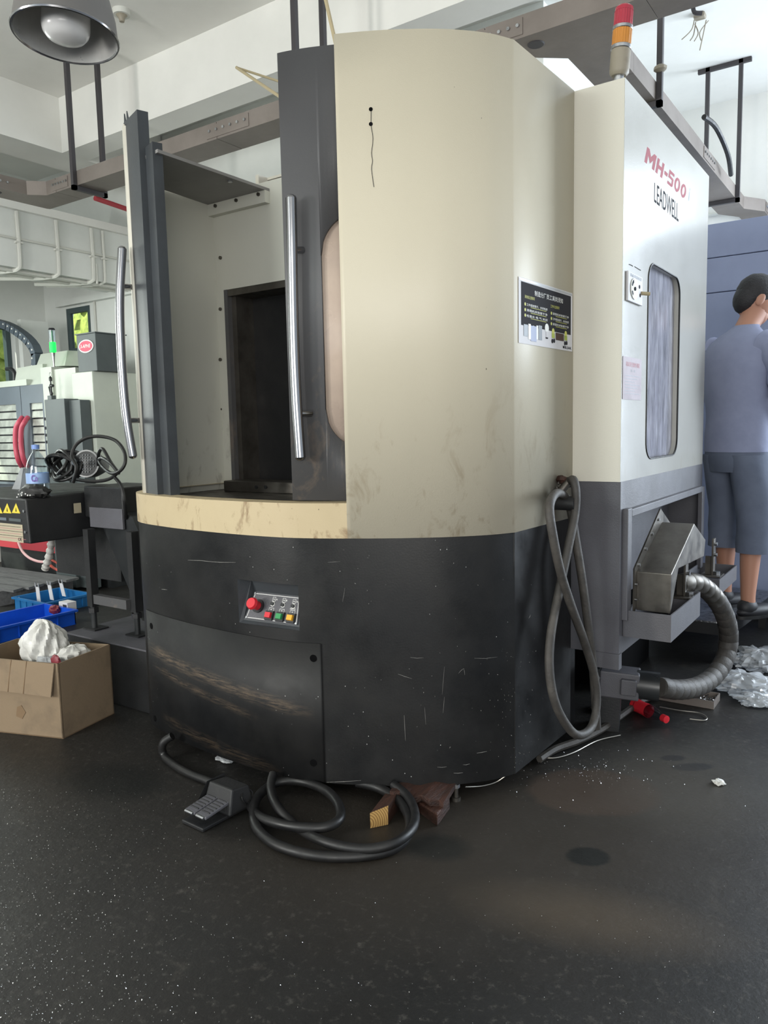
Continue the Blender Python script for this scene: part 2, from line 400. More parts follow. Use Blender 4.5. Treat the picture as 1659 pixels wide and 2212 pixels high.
# skirt paint: black with scuffs, white nicks, brown scrape marks
def skirt_mat(name, scrape, gloss=.36):
    m, nt, N, L, b = new_mat(name)
    v = coords(nt)
    col = mixc(nt, mapr(nt, noise(nt, 2.2, 6, .62, v), .4, .75), srgb(17, 18, 20), srgb(36, 35, 34))
    vs = coords(nt, (3.0, 3.0, 16))
    sc = mapr(nt, noise(nt, 5.5, 9, .75, vs, .5), .685, .71)
    sc = math_(nt, 'MULTIPLY', sc, mapr(nt, noise(nt, 2.3, 2, .5, v), .48, .58))
    col = mixc(nt, math_(nt, 'MULTIPLY', sc, .55), col, srgb(150, 148, 142))
    vv = N.new('ShaderNodeTexVoronoi'); vv.inputs['Scale'].default_value = 38; L.new(coords(nt, (1, 1, .7)), vv.inputs['Vector'])
    sp = mapr(nt, vv.outputs['Distance'], .035, .055, 1.0, 0.0)
    sp = math_(nt, 'MULTIPLY', sp, mapr(nt, noise(nt, 2.9, 3, .6, v), .50, .54))
    col = mixc(nt, sp, col, srgb(186, 186, 184))
    if scrape:
        for (zc, hw, x0, x1, slope, amt) in scrape:
            sep = N.new('ShaderNodeSeparateXYZ'); L.new(v, sep.inputs[0])
            zz = math_(nt, 'SUBTRACT', math_(nt, 'SUBTRACT', sep.outputs[2], zc), math_(nt, 'MULTIPLY', math_(nt, 'ADD', sep.outputs[0], -x0), slope))
            band = mapr(nt, math_(nt, 'ABSOLUTE', zz), 0, hw, 1.0, 0.0)
            xin = math_(nt, 'MULTIPLY', mapr(nt, sep.outputs[0], x0, x0+.12), mapr(nt, sep.outputs[0], x1-.12, x1, 1.0, 0.0))
            k = math_(nt, 'MULTIPLY', math_(nt, 'MULTIPLY', band, xin), mapr(nt, noise(nt, 10, 7, .72, coords(nt, (1.5, 1.5, 14))), .42, .66))
            col = mixc(nt, math_(nt, 'MULTIPLY', k, amt), col, srgb(146, 124, 100))
    L.new(col, b.inputs['Base Color']); b.inputs['Specular IOR Level'].default_value = .38
    L.new(mapr(nt, noise(nt, 5, 6, .65, v), .3, .7, gloss-.06, gloss+.16), b.inputs['Roughness'])
    bump(nt, b, noise(nt, 160, 3, .5, v), .08, .003)
    return m
M['skirt'] = skirt_mat('scuffed_black_paint', None)
M['skirt_panel'] = skirt_mat('scraped_black_paint', [(.40, .035, -.75, .18, -.10, .42), (.33, .02, -.7, -.05, -.12, .3), (.13, .03, -.65, .05, -.08, .28)], .52)

# floor: oily dark screed with paler worn areas, oil spots and shoe prints
def floor_mat():
    m, nt, N, L, b = new_mat('oily_workshop_floor')
    v = coords(nt)
    big = mapr(nt, noise(nt, .55, 6, .62, v, .4), .38, .68)
    col = mixc(nt, big, srgb(29, 29, 29), srgb(45, 43, 41))
    med = mapr(nt, noise(nt, 3.0, 8, .7, v), .45, .75)
    col = mixc(nt, math_(nt, 'MULTIPLY', med, .55), col, srgb(40, 40, 39))
    fine = mapr(nt, noise(nt, 42, 6, .7, v), .55, .75)
    col = mixc(nt, math_(nt, 'MULTIPLY', fine, .35), col, srgb(112, 108, 102))
    wear = mapr(nt, noise(nt, 5.5, 9, .75, coords(nt, (1, 1, 1), (3, 1, 0)), .8), .60, .74)
    col = mixc(nt, math_(nt, 'MULTIPLY', wear, .3), col, srgb(104, 98, 90))
    def ell(cx, cy, rx, ry, rot, soft, wob=.25):
        t = N.new('ShaderNodeTexCoord'); mp = N.new('ShaderNodeMapping'); mp.vector_type = 'TEXTURE'
        mp.inputs['Location'].default_value = (cx, cy, 0); mp.inputs['Rotation'].default_value = (0, 0, rot); mp.inputs['Scale'].default_value = (rx, ry, 1)
        L.new(t.outputs['Object'], mp.inputs[0])
        ln = N.new('ShaderNodeVectorMath'); ln.operation = 'LENGTH'; L.new(mp.outputs[0], ln.inputs[0])
        d = math_(nt, 'ADD', ln.outputs['Value'], math_(nt, 'MULTIPLY', math_(nt, 'SUBTRACT', noise(nt, 14, 4, .6, v), .5), wob))
        return mapr(nt, d, 1-soft, 1+soft, 1.0, 0.0)
    for (cx, cy, rx, ry, rot, soft, c, a) in (
            (-1.0, 2.0, .75, .45, .55, .45, (52, 47, 41), .75), (-.62, 2.72, .34, .34, .3, .5, (64, 62, 58), .6), (-.853, 2.46, .22, .17, .5, .08, (62, 53, 46), .95), (-.728, 2.063, .062, .05, .6, .12, (24, 25, 23), .95), (-.69, 2.874, .026, .045, -.9, .15, (30, 31, 34), .9),
            (-.61, 2.835, .030, .075, -.9, .15, (28, 30, 34), .95), (-1.13, 1.87, .10, .07, .3, .3, (30, 31, 29), .8), (-2.35, 1.62, .22, .12, .2, .35, (22, 24, 24), .7), (-1.72, 1.66, .14, .10, .4, .3, (28, 28, 27), .7), (-.62, 2.62, .2, .25, .3, .5, (74, 70, 64), .45), (-.62, 1.80, .25, .1, .3, .6, (84, 74, 62), .5)):
        col = mixc(nt, math_(nt, 'MULTIPLY', ell(cx, cy, rx, ry, rot, soft), a), col, srgb(*c))
    L.new(col, b.inputs['Base Color'])
    L.new(mapr(nt, noise(nt, 1.3, 6, .65, v), .3, .7, .34, .62), b.inputs['Roughness'])
    b.inputs['Specular IOR Level'].default_value = .28
    hgt = math_(nt, 'ADD', noise(nt, 60, 6, .7, v), math_(nt, 'MULTIPLY', noise(nt, 9, 5, .6, v), 1.5))
    bump(nt, b, hgt, .35, .004)
    return m
M['floor'] = floor_mat()
# ================================================================== the room
ZC = 3.87
f = struct('floor', MB().box((-15, -5, -.15), (4.5, 11, 0)), M['floor'])
ceil = struct('ceiling', MB().prism([(-7.75, -5, ZC), (4.5, -5, ZC), (4.5, 7.3, ZC), (-2.2, 7.3, ZC), (-2.2, 5.0, ZC), (-7.75, 5.0, ZC)], (0, 0, .15)), M['white_wall'])
# the far wall behind the machine and the gate side of it
struct('wall_back', MB().box((-2.2, 7.07, 0), (.2, 7.3, ZC)).box((.2, 7.07, 3.3), (4.5, 7.3, ZC)), M['white_wall'])
# left wall with a window opening, then the return wall facing us with a small window
WX = -7.55; YB = 4.75
wl0, wl1 = aX(0, 690, WX), aX(86, 800, WX)
struct('wall_left', MB().box((WX-.2, -5, 0), (WX, 2.9, ZC)).box((WX-.2, 2.9, 0), (WX, 4.40, .9)).box((WX-.2, 2.9, 2.39), (WX, 4.40, ZC)).box((WX-.2, 4.40, 0), (WX, YB+.2, ZC)), M['wall_grey'])
a0 = aY(142, 668, YB); a1 = aY(196, 754, YB)
sx0, sx1, sz0, sz1 = a0.x, aY(196, 700, YB).x, a1.z-.02, a0.z
struct('wall_return', MB().box((WX, YB, 0), (sx0, YB+.06, ZC)).box((sx0, YB, 0), (sx1, YB+.06, sz0)).box((sx0, YB, sz1), (sx1, YB+.06, ZC)).box((sx1, YB, 0), (-2.2, YB+.06, ZC)), M['wall_grey'])
struct('wall_column', MB().box((-2.2, YB, 0), (-2.0, 7.1, ZC)), M['wall_grey'])
# bigger hood over the small window (the wall is thicker above it)
obj('lintel', MB().box((aY(126, 600, YB).x, YB-.06, sz1+.02), (-5.9, YB+.001, 2.62)), M['wall_grey'], bpy.data.objects['wall_return'], smooth=False)

def window(name, p0, p1, bars, axis):
    """frame in a wall opening; axis 'x' = wall across X, 'y' = wall along Y"""
    fr = MB()
    (x0, y0, z0), (x1, y1, z1) = p0, p1
    w = .05
    if axis == 'x':
        fr.box((x0, y0, z0), (x0+w, y1, z1)).box((x1-w, y0, z0), (x1, y1, z1)).box((x0+w, y0, z0), (x1-w, y1, z0+w)).box((x0+w, y0, z1-w), (x1-w, y1, z1))
        for b in bars: fr.box((b-.02, y0, z0+w), (b+.02, y1, z1-w))
    else:
        fr.box((x0, y0, z0), (x1, y0+w, z1)).box((x0, y1-w, z0), (x1, y1, z1)).box((x0, y0+w, z0), (x1, y1-w, z0+w)).box((x0, y0+w, z1-w), (x1, y1-w, z1))
        for b in bars: fr.box((x0, b-.03, z0+w), (x1, b+.03, z1-w))
    o = struct(name, fr, M['frame_green'])
    if axis == 'x': g = MB().box((x0+w, (y0+y1)/2-.003, z0+w), (x1-w, (y0+y1)/2+.003, z1-w))
    else: g = MB().box(((x0+x1)/2-.003, y0+w, z0+w), ((x0+x1)/2+.003, y1-w, z1-w))
    obj('pane', g, M['glass'], o)
window('window_1', (sx0, YB+.005, sz0), (sx1, YB+.045, sz1), [], 'x')
window('window_2', (WX-.14, 2.9, .9), (WX-.08, 4.40, 2.39), [3.45, 4.02], 'y')
# bushes outside the two windows
def bush(c, r, label):
    mb = MB(); rng = random.Random(int(abs(c[0]*100)))
    for k in range(420):
        d = Vector((rng.gauss(0, 1), rng.gauss(0, 1), rng.gauss(0, 1))).normalized()
        p = Vector(c)+Vector((d.x*r[0], d.y*r[1], d.z*r[2]))*rng.uniform(.75, 1.05)
        t = Vector((rng.gauss(0, 1), rng.gauss(0, 1), rng.gauss(0, 1))).normalized(); q = t.cross(d+Vector((.1, .2, .3))).normalized()
        s = rng.uniform(.10, .24)
        mb.add([p-t*s, p+q*s*.45, p+t*s, p-q*s*.45], [(0, 1, 2, 3)])
    mb.blob(c, (r[0]*.85, r[1]*.85, r[2]*.85), 16, 10, jit=.08, rng=rng)
    return tag(obj('garden_bush', mb, M['leaf'], None, weld=False), label, 'bush', 'bushes outside the windows')
bush((-12.6, 9.4, 2.3), (1.9, .9, 2.28), 'yellow-green bush seen through the small dark-framed window')
bush((-12.4, 6.3, 2.0), (1.0, 1.7, 1.98), 'sunlit bush behind the wide window at the far left')

# beams and conduits under the ceiling
BY = 3.755
obj('beam', MB().box((-5.59, BY, 3.46), (4.4, BY+.22, ZC+.02)), M['white_wall'], ceil, smooth=False)
obj('beam', MB().box((-5.95, -4.9, 3.46), (-5.59, YB-.01, ZC+.02)), M['white_wall'], ceil, smooth=False)
bm2 = obj('beam', MB().box((-6.42, -4.9, 2.61), (-6.0, YB-.01, 3.06)), M['wall_grey'], ceil, smooth=False)
obj('ledge', MB().box((-6.46, -4.9, 3.06), (-5.96, YB-.012, 3.125)), M['white_wall'], bm2, smooth=False)
XB = -6.0
def cond(pts, r=.012): return obj('conduit', MB().tube(pts, r, 8), M['conduit'], bm2)
for px in (37, 122, 198, 222):
    top = aX(px, 470+px*.2, XB+.014); y = top.y
    pts = [(XB+.014, y, 3.05), (XB+.014, y, 2.66), (XB+.0, y-.01, 2.605), (XB-.06, y-.03, 2.592), (XB-.2, y-.10, 2.588), (XB-.42, y-.3, 2.586)]
    cond(crom(pts, 4), .017 if px < 200 else .012)
    obj('saddle_clip', MB().box((XB, y-.03, 2.80), (XB+.03, y+.03, 2.815)), M['conduit'], bm2)
for dz in (0,): cond([(XB+.012, 2.0, 2.835), (XB+.012, YB-.02, 2.835)], .009)
for dx, r in ((.05, .014), (.10, .012), (.2, .016)): cond([(XB-dx, 1.5, 2.592), (XB-dx, YB-.02, 2.592)], r)
cond([(XB+.02, 4.28, 2.58), (XB+.02, 4.28, 2.75)], .01)
# conduit dropping down the return wall
p = aY(203, 640, YB-.01); q = aY(207, 720, YB-.01)
obj('conduit', MB().tube([(p.x, YB-.012, 2.6), (p.x, YB-.012, 1.6)], .012, 8), M['conduit'], bpy.data.objects['wall_return'])
# red pipe and pale ledge high on the return wall
obj('pipe', MB().tube([aX(205, 428, -5.8), aX(275, 452, -5.8)], .022, 8), M['red_stripe'], bpy.data.objects['wall_return'])
# thin pipe along the far right wall
obj('pipe', MB().tube([(-2.1, 7.05, 2.98), (.1, 7.05, 2.98)], .015, 8), M['conduit'], bpy.data.objects['wall_back'])

# smoke detector and the torn cable stub in the ceiling
pd = az(262, 22, ZC)
t = thing('smoke_detector', 'small white smoke detector on the ceiling beside the lamp', 'detector', (pd.x, pd.y, ZC-.07))
obj('base', MB().lathe([(.0, -.03), (.05, -.03), (.055, 0), (.0, 0)], 20, Matrix.Translation((pd.x, pd.y, ZC)), False), M['conduit'], t)
obj('sensor_head', MB().lathe([(.0, -.07), (.015, -.068), (.02, -.045), (.035, -.03), (.0, -.03)], 16, Matrix.Translation((pd.x, pd.y, ZC)), False), M['grey_plastic'], t)
ps = az(1512, 30, ZC)
t = thing('ceiling_cable_stub', 'broken ceiling rose with dangling wires on the right ceiling', 'cable stub', (ps.x, ps.y, ZC-.06))
obj('rose', MB().box((ps.x-.035, ps.y-.03, ZC-.03), (ps.x+.035, ps.y+.03, ZC)), M['grey_plastic'], t, bev=.008)
for k in range(5):
    rng = random.Random(k)
    a = Vector((ps.x+rng.uniform(-.05, .05), ps.y+rng.uniform(-.04, .04), ZC-.04))
    b = a+Vector((rng.uniform(-.05, .05), rng.uniform(-.04, .04), -.07)); c = b+Vector((rng.uniform(-.06, .02), rng.uniform(-.05, .03), -.05 if k else -.12))
    obj('wire', MB().tube(crom([a, b, c], 4), .0035, 6), M['grey_plastic'], t)
ps2 = az(1497, 2, ZC)
t = thing('ceiling_bracket', 'small dark bracket on the ceiling at the top edge right', 'bracket', (ps2.x, ps2.y, ZC-.08))
obj('plate', MB().box((ps2.x-.05, ps2.y-.04, ZC-.02), (ps2.x+.05, ps2.y+.04, ZC)), M['hanger'], t)
obj('hook', MB().tube(crom([(ps2.x, ps2.y, ZC-.02), (ps2.x+.01, ps2.y, ZC-.07), (ps2.x+.05, ps2.y+.02, ZC-.08)], 4), .014, 6), M['hanger'], t)

# ------------------------------------------------------------------ cable tray
ZT, TH, TY0, TY1 = 2.90, .092, 3.20, 3.40
tray = thing('cable_tray', 'grey sheet-metal cable tray hung on bars under the ceiling', 'cable tray', (-2.5, 3.3, ZT))
def chan(name, pl, pr, cover=True):
    """closed trough between two plan polylines (left and right edge)"""
    mb = MB(); n = len(pl)
    vs = [(p[0], p[1], ZT) for p in pl]+[(p[0], p[1], ZT) for p in pr]+[(p[0], p[1], ZT+TH) for p in pl]+[(p[0], p[1], ZT+TH) for p in pr]
    fs = []
    for i in range(n-1):
        fs += [(i, i+1, n+i+1, n+i), (2*n+i, 3*n+i, 3*n+i+1, 2*n+i+1), (i, 2*n+i, 2*n+i+1, i+1), (n+i, n+i+1, 3*n+i+1, 3*n+i)]
    fs += [(0, n, 3*n, 2*n), (n-1, 3*n-1, 4*n-1, 2*n-1)] if False else [(0, n, 3*n, 2*n), (n-1, 3*n-1, 4*n-1, 2*n-1)][:0]
    fs += [(0, n, 3*n, 2*n), (n-1, 2*n+n-1, 3*n+n-1, n+n-1)]
    mb.add(vs, fs)
    return obj(name, mb, M['galv'], tray, smooth=False)
xs = [-4.86, -3.3, -1.62]
for i in range(2): chan('straight_section', [(xs[i]+.002, TY0), (xs[i+1]-.002, TY0)], [(xs[i]+.002, TY1), (xs[i+1]-.002, TY1)])
chan('straight_section', [(-.93, TY0), (.9, TY0)], [(-.93, TY1), (.9, TY1)])
# bend at the left and the run coming towards us
chan('bend', [(-4.862, TY0), (-4.97, TY0), (-5.06, TY0-.09), (-5.07, 2.80)], [(-4.862, TY1), (-5.25, TY1), (-5.26, TY1-.02), (-5.265, 2.80)])
chan('straight_section', [(-5.07, 2.798), (-5.09, .6)], [(-5.265, 2.798), (-5.285, .6)])
# tee with the branch going back over the machine
BX0, BX1 = -1.355, -1.16
tee = MB()
outl = [(-1.618, TY0), (-.932, TY0), (-.932, TY1), (BX1+.12, TY1), (BX1, TY1+.10), (BX1, 3.83), (BX0, 3.83), (BX0, TY1+.10), (BX0-.12, TY1), (-1.618, TY1)]
tee.prism([(p[0], p[1], ZT) for p in outl], (0, 0, TH))
obj('tee', tee, M['galv'], tray, smooth=False)
chan('straight_section', [(BX0, 3.832), (BX0, 5.5)], [(BX1, 3.832), (BX1, 5.5)])
chan('straight_section', [(BX0, 5.502), (BX0, 6.55)], [(BX1, 5.502), (BX1, 6.55)])
chan('bend', [(BX0, 6.552), (BX0, 6.75), (BX0+.12, 6.95), (BX0+.12, 7.05)], [(BX1, 6.552), (BX1, 6.70), (BX1+.12, 6.90), (BX1+.12, 7.05)])
# splice plates with bolt rows on the visible sides, round knock-outs below
def splice(x0, x1, y, n=6):
    pl = obj('splice_plate', MB().box((x0, y-.004, ZT+.012), (x1, y, ZT+TH-.012)), M['galv'], tray, smooth=False)
    for i in range(n):
        x = x0+(i+.5)*(x1-x0)/n
        obj('bolt', MB().cyl((x, y-.004, ZT+.05), (x, y-.012, ZT+.05), .008, 6), M['zinc'], pl)
splice(-3.38, -3.05, TY0); splice(-1.70, -1.44, TY0, 6); splice(-4.90, -4.72, TY0, 6)
def splice_x(x, y0, y1, sgn, n=6):
    pl = obj('splice_plate', MB().box((min(x, x+sgn*.004), y0, ZT+.012), (max(x, x+sgn*.004), y1, ZT+TH-.012)), M['galv'], tray, smooth=False)
    for i in range(n):
        y = y0+(i+.5)*(y1-y0)/n
        obj('bolt', MB().cyl((x+sgn*.004, y, ZT+.05), (x+sgn*.012, y, ZT+.05), .008, 6), M['zinc'], pl)
splice_x(-5.068, 2.7, 3.0, 1); splice_x(BX1, 5.3, 5.62, 1, 6); splice_x(BX1, 3.50, 3.75, 1, 4); splice_x(BX1+.12, 6.93, 7.04, 1, 4)
for (x, y) in ((-1.42, 3.29), (-5.17, 2.95)):
    obj('knockout', MB().lathe([(.0, -.004), (.034, -.004), (.042, .004), (0, .004)], 16, Matrix.Translation((x, y, ZT)), False), M['hanger'], tray)
# U-shaped hangers of square bar
def hanger(p0, p1, top=True):
    mb = MB(); w = .014
    a = Vector(p0); b = Vector(p1)
    for p in (a, b): mb.box((p.x-w, p.y-w, ZT-.03), (p.x+w, p.y+w, ZC))
    d = (b-a).normalized(); e = Vector((-d.y, d.x))
    def bar(z, ex):
        q0, q1 = a-d*ex, b+d*ex
        mb.hexa([(q0.x-e.x*w, q0.y-e.y*w, z), (q1.x-e.x*w, q1.y-e.y*w, z), (q1.x+e.x*w, q1.y+e.y*w, z), (q0.x+e.x*w, q0.y+e.y*w, z)],
                [(q0.x-e.x*w, q0.y-e.y*w, z+2*w), (q1.x-e.x*w, q1.y-e.y*w, z+2*w), (q1.x+e.x*w, q1.y+e.y*w, z+2*w), (q0.x+e.x*w, q0.y+e.y*w, z+2*w)])
    bar(ZT-.03, w)
    bar(ZC-.03, .07)
    return obj('hanger', mb, M['hanger'], tray, smooth=False)
hanger((-4.63, TY0-.016), (-4.63, TY1+.016)); hanger((-2.69, TY0-.016), (-2.69, TY1+.016))
hanger((BX1+.016, 4.22), (BX0-.016, 4.22)); hanger((BX1+.016, 6.35), (BX0-.016, 6.35))
obj('clamp', MB().blob((BX1+.02, 4.21, 3.05), (.035, .03, .02), 8, 5), M['grey_plastic'], tray)
obj('cable', MB().tube(crom([(BX1+.03, 5.15, 3.10), (BX1+.06, 5.35, 3.09), (BX1+.08, 5.62, 3.0), (BX1+.06, 5.85, 2.93)], 5), .016, 8), M['rubber'], tray)

# ------------------------------------------------------------------ aluminium lamp hanging near the camera
LD = 2.3
lc = aD(142, 78, LD)
e0, e1, e2 = aD(25, 72, LD), aD(258, 120, LD), aD(150, 155, LD)
R_l = (e1-e0).length/2
lx = (e1-e0).normalized()
lam = thing('pendant_lamp', 'aluminium bowl reflector lamp with white opal diffuser hanging at top left', 'lamp', tuple(lc))
nrm = (ray(142, 78).normalized()*-.06 + Vector((0, 0, -1))); nrm = (nrm - lx*nrm.dot(lx)).normalized()
ly = nrm.cross(lx).normalized()
LM = Matrix(((lx.x, ly.x, nrm.x, lc.x), (lx.y, ly.y, nrm.y, lc.y), (lx.z, ly.z, nrm.z, lc.z), (0, 0, 0, 1)))
prof = [(R_l*1.0, 0), (R_l*.99, -.012), (R_l*.95, -.05), (R_l*.84, -.10), (R_l*.66, -.145), (R_l*.46, -.168), (R_l*.40, -.172)]
obj('reflector', MB().lathe([(r-.004, z+.001) for r, z in prof], 48, LM, False), M['lamp_shell'], lam)
obj('shell', MB().lathe([(r, z-.003) for r, z in prof]+[(.0, -.178)], 48, LM, False), M['lamp_out'], lam)
obj('rim', MB().tube([LM @ Vector((R_l*math.cos(2*PI*k/48), R_l*math.sin(2*PI*k/48), 0)) for k in range(48)], .004, 6, True), M['chrome'], lam)
obj('diffuser', MB().lathe([(0, .012), (.03, .010), (.048, .004), (.058, -.008), (.061, -.02), (.061, -.155), (.0, -.16)], 32, LM, False), M['diffuser'], lam)
obj('gear_housing', MB().lathe([(.075, -.165), (.075, -.28), (.055, -.32), (0, -.325)], 24, LM, False), M['lamp_out'], lam)
pt = LM @ Vector((0, 0, -.32))
obj('rod', MB().cyl(pt, (pt.x, pt.y, ZC), .01, 8), M['hanger'], lam)

# pale yellowed plastic pipes sticking out over the machine top
t = thing('plastic_pipe', 'thin yellowed plastic pipe bent back on itself above the open door', 'pipe', (-2.6, 3.02, 2.3))
c0 = aY(511, 146, 3.1)
obj('lower_run', MB().tube([c0, aY(603, 208, 2.86), aY(720, 288, 2.62)], .008, 8), M['yellowed'], t)
obj('upper_run', MB().tube([c0, aY(603, 176, 3.12), aY(720, 214, 3.14)], .006, 8), M['yellowed'], t)
t2 = obj('plastic_pipe', MB().tube([aY(690, -60, 2.62), aY(723, 85, 2.62), aY(735, 140, 2.62)], .008, 8), M['yellowed'], None)
tag(t2, 'yellowed plastic pipe leaning on the top left corner of the cream front panel', 'pipe')
# ================================================================== the big machine
MCX = Vector((-1.8, 3.0, 0))
mc = thing('machining_center', 'large cream and black machining center with curved front and open sliding door', 'machine', tuple(MCX))
K = [(-2.725, 3.1), (-2.725, 2.6), (-2.725, 2.35), (-2.715, 2.18), (-2.685, 2.08), (-2.625, 2.008), (-2.54, 1.958), (-2.42, 1.925), (-2.215, 1.893), (-1.948, 1.878),
     (-1.741, 1.888), (-1.62, 1.918), (-1.508, 1.967), (-1.41, 2.017), (-1.32, 2.072), (-1.22, 2.147), (-1.13, 2.243), (-1.082, 2.33)]
CUR = [Vector((p.x, p.y)) for p in crom([(x, y, 0) for x, y in K], 8)]
CORN = CUR[-1]; FLAT_END = Vector((-1.064, 2.80))
def offs(poly, d):
    out = []
    for i, p in enumerate(poly):
        t = (poly[min(i+1, len(poly)-1)]-poly[max(i-1, 0)]).normalized()
        out.append(p+Vector((-t.y, t.x))*d)   # to the left of travel = into the machine
    return out
def hit(px, poly=None, py=1100):
    """where the sight line of this pixel column meets the plan curve, nearest to us"""
    poly = poly or CUR
    d = ray(px, py); best = None
    for i in range(len(poly)-1):
        a, b = poly[i], poly[i+1]; e = b-a
        den = d.x*e.y-d.y*e.x
        if abs(den) < 1e-9: continue
        t = (a.x*e.y-a.y*e.x)/den; s = (a.x*d.y-a.y*d.x)/den
        if t > 0 and -1e-6 <= s <= 1+1e-6:
            if best is None or t < best[0]: best = (t, i+s, a+e*s)
    if best is None:   # the sight line passes outside: take the outermost point of the curve
        i = min(range(len(poly)), key=lambda k: abs(math.atan2(poly[k].x, poly[k].y)-math.atan2(d.x, d.y)))
        return float(i), poly[i]
    return best[1], best[2]
def at_i(poly, s):
    i = min(int(s), len(poly)-2); return poly[i].lerp(poly[i+1], s-i)
def sub(poly, s0, s1):
    out = [at_i(poly, s0)]+[poly[i] for i in range(int(s0)+1, int(math.ceil(s1))) if s0 < i < s1]+[at_i(poly, s1)]
    return out
def zof(px, py, P2):
    return aD(px, py, P2.length).z
ZB, ZK, ZS, ZTOP = .059, .903, 1.019, 2.455
END = len(CUR)-1

# control recess and access panel on the skirt
sL, pL = hit(515, py=1300); sR, pR = hit(645, py=1300)
zr1 = zof(580, 1257, (pL+pR)/2); zr0 = zof(580, 1353, (pL+pR)/2)
sA0, pA0 = hit(322, py=1400); sA1, pA1 = hit(697, py=1500)
zA = zof(697, 1390, pA1)
sk = MB()
ss = sorted(set([float(i) for i in range(END+1)]+[sL, sR, END]))
cols = [(s, at_i(CUR, s)) for s in ss]
for (s0, a), (s1, b) in zip(cols, cols[1:]):
    m = (s0+s1)/2
    bands = [(ZB, zr0), (zr0, zr1), (zr1, ZK)]
    for (z0, z1) in bands:
        if sL < m < sR and z0 == zr0: continue
        sk.quad((a.x, a.y, z0), (b.x, b.y, z0), (b.x, b.y, z1), (a.x, a.y, z1))
sk.quad((CORN.x, CORN.y, ZB), (FLAT_END.x, FLAT_END.y, ZB), (FLAT_END.x, FLAT_END.y, ZK), (CORN.x, CORN.y, ZK))
skirt = obj('skirt', sk, M['skirt'], mc)
# rolled lip under the skirt so that it reads as sheet with depth
inn = offs(CUR, .03)
lip = MB()
for i in range(END): lip.quad((CUR[i].x, CUR[i].y, ZB), (CUR[i+1].x, CUR[i+1].y, ZB), (inn[i+1].x, inn[i+1].y, ZB+.002), (inn[i].x, inn[i].y, ZB+.002))
obj('lip', lip, M['skirt'], skirt)
# access panel, proud of the skirt
OUT = offs(CUR, -.005)
pan = sub(OUT, sA0, sA1)
pm_ = MB().sheet(pan, ZB+.004, zA)
panel = obj('access_panel', pm_, M['skirt_panel'], mc, solid=.0045)
for (px, py) in ((677, 1422), (677, 1648), (327, 1352), (335, 1552)):
    s, P = hit(px, OUT, py); z = zof(px, py, P)
    i = min(int(s), END-1); tdir = (OUT[i+1]-OUT[i]).normalized(); nn = Vector((tdir.y, -tdir.x, 0))
    o3 = Vector((P.x, P.y, z))
    obj('fixing_hole', MB().cyl(o3-nn*.001, o3+nn*.0012, .0125, 20), M['black_void'], panel)

# scratches and nicks in the black paint (bare metal showing): too small to tell apart
scr = MB(); rng = random.Random(77)
def on_skirt(px, py):
    s, P = hit(px, OUTS, py); return Vector((P.x, P.y, zof(px, py, P)))
OUTS = offs(CUR, -.0008)+[Vector((FLAT_END.x+.0008, FLAT_END.y))]
def scratch(x0, y0, x1, y1, w):
    a, b = on_skirt(x0, y0), on_skirt(x1, y1); m_ = a.lerp(b, .5)+Vector((0, 0, rng.uniform(-.002, .002)))
    m_ = on_skirt((x0+x1)/2, (y0+y1)/2+rng.uniform(-2, 2))
    w *= .7; scr.tube([a, m_, b], [w*.5, w, w*.4], 5)
for q in ((406, 1210, 455, 1213, .0012), (440, 1212, 509, 1215, .0013), (349, 1273, 361, 1274, .001), (705, 1690, 780, 1686, .0008), (860, 1456, 890, 1466, .0009), (886, 1420, 915, 1421, .0007), (1025, 1422, 1075, 1419, .0007), (960, 1440, 955, 1500, .0005), (873, 1545, 876, 1600, .0009), (917, 1528, 920, 1565, .0006), (960, 1505, 957, 1540, .0007), (990, 1455, 1002, 1444, .0006), (1002, 1444, 1004, 1458, .0006), (1030, 1627, 1052, 1623, .001), (980, 1670, 1000, 1669, .001), (945, 1657, 965, 1656, .0008), (1142, 1336, 1146, 1328, .001), (740, 1300, 745, 1270, .0005), (708, 1215, 735, 1213, .0006), (1000, 1652, 1015, 1650, .0009)):
    scratch(*q)
for k in range(120):
    px, py = (rng.gauss(1110, 35), rng.uniform(1400, 1660)) if k < 70 else (rng.uniform(760, 1180), rng.uniform(1200, 1680))
    px = min(px, 1205)
    d_ = rng.uniform(.5, 3.2); scratch(px, py, px+d_*rng.uniform(-1, 1), py+d_*rng.uniform(-1, 1), rng.choice((.0004, .0006, .0008, .0014)))
so_ = obj('scratches', scr, M['bare_nick'], skirt, weld=False); so_['kind'] = 'stuff'
# recess pocket
tdir = (pR-pL).normalized(); nin = Vector((-tdir.y, tdir.x))
def pk(s, d, z, shrink=0):
    p = pL.lerp(pR, s)+nin*d; return Vector((p.x, p.y, z))
pocket = MB()
zmid = zr0+(zr1-zr0)*.66
TL, TRr = pk(0, 0, zr1), pk(1, 0, zr1)
b0, b1 = pk(.10, .06, zmid), pk(.90, .06, zmid)
c0_, c1_ = pk(.10, .045, zr1-.006), pk(.90, .045, zr1-.006)
d0, d1 = pk(.04, .012, zr0+.008), pk(.965, .012, zr0+.008)
arc = sub(CUR, sL, sR)
pocket.quad(c0_, c1_, b1, b0)                                  # upper slope
pocket.quad(b0, b1, d1, d0)                                    # panel bed
pocket.poly([Vector((arc[0].x, arc[0].y, zr1)), c0_, b0, d0, Vector((arc[0].x, arc[0].y, zr0))])
pocket.poly([Vector((arc[-1].x, arc[-1].y, zr1)), c1_, b1, d1, Vector((arc[-1].x, arc[-1].y, zr0))])
pocket.poly([Vector((p.x, p.y, zr1)) for p in arc]+[c1_, c0_])
pocket.poly([Vector((p.x, p.y, zr0)) for p in arc]+[d1, d0])
rec = obj('control_recess', pocket, M['charcoal_clean'], mc, smooth=False)
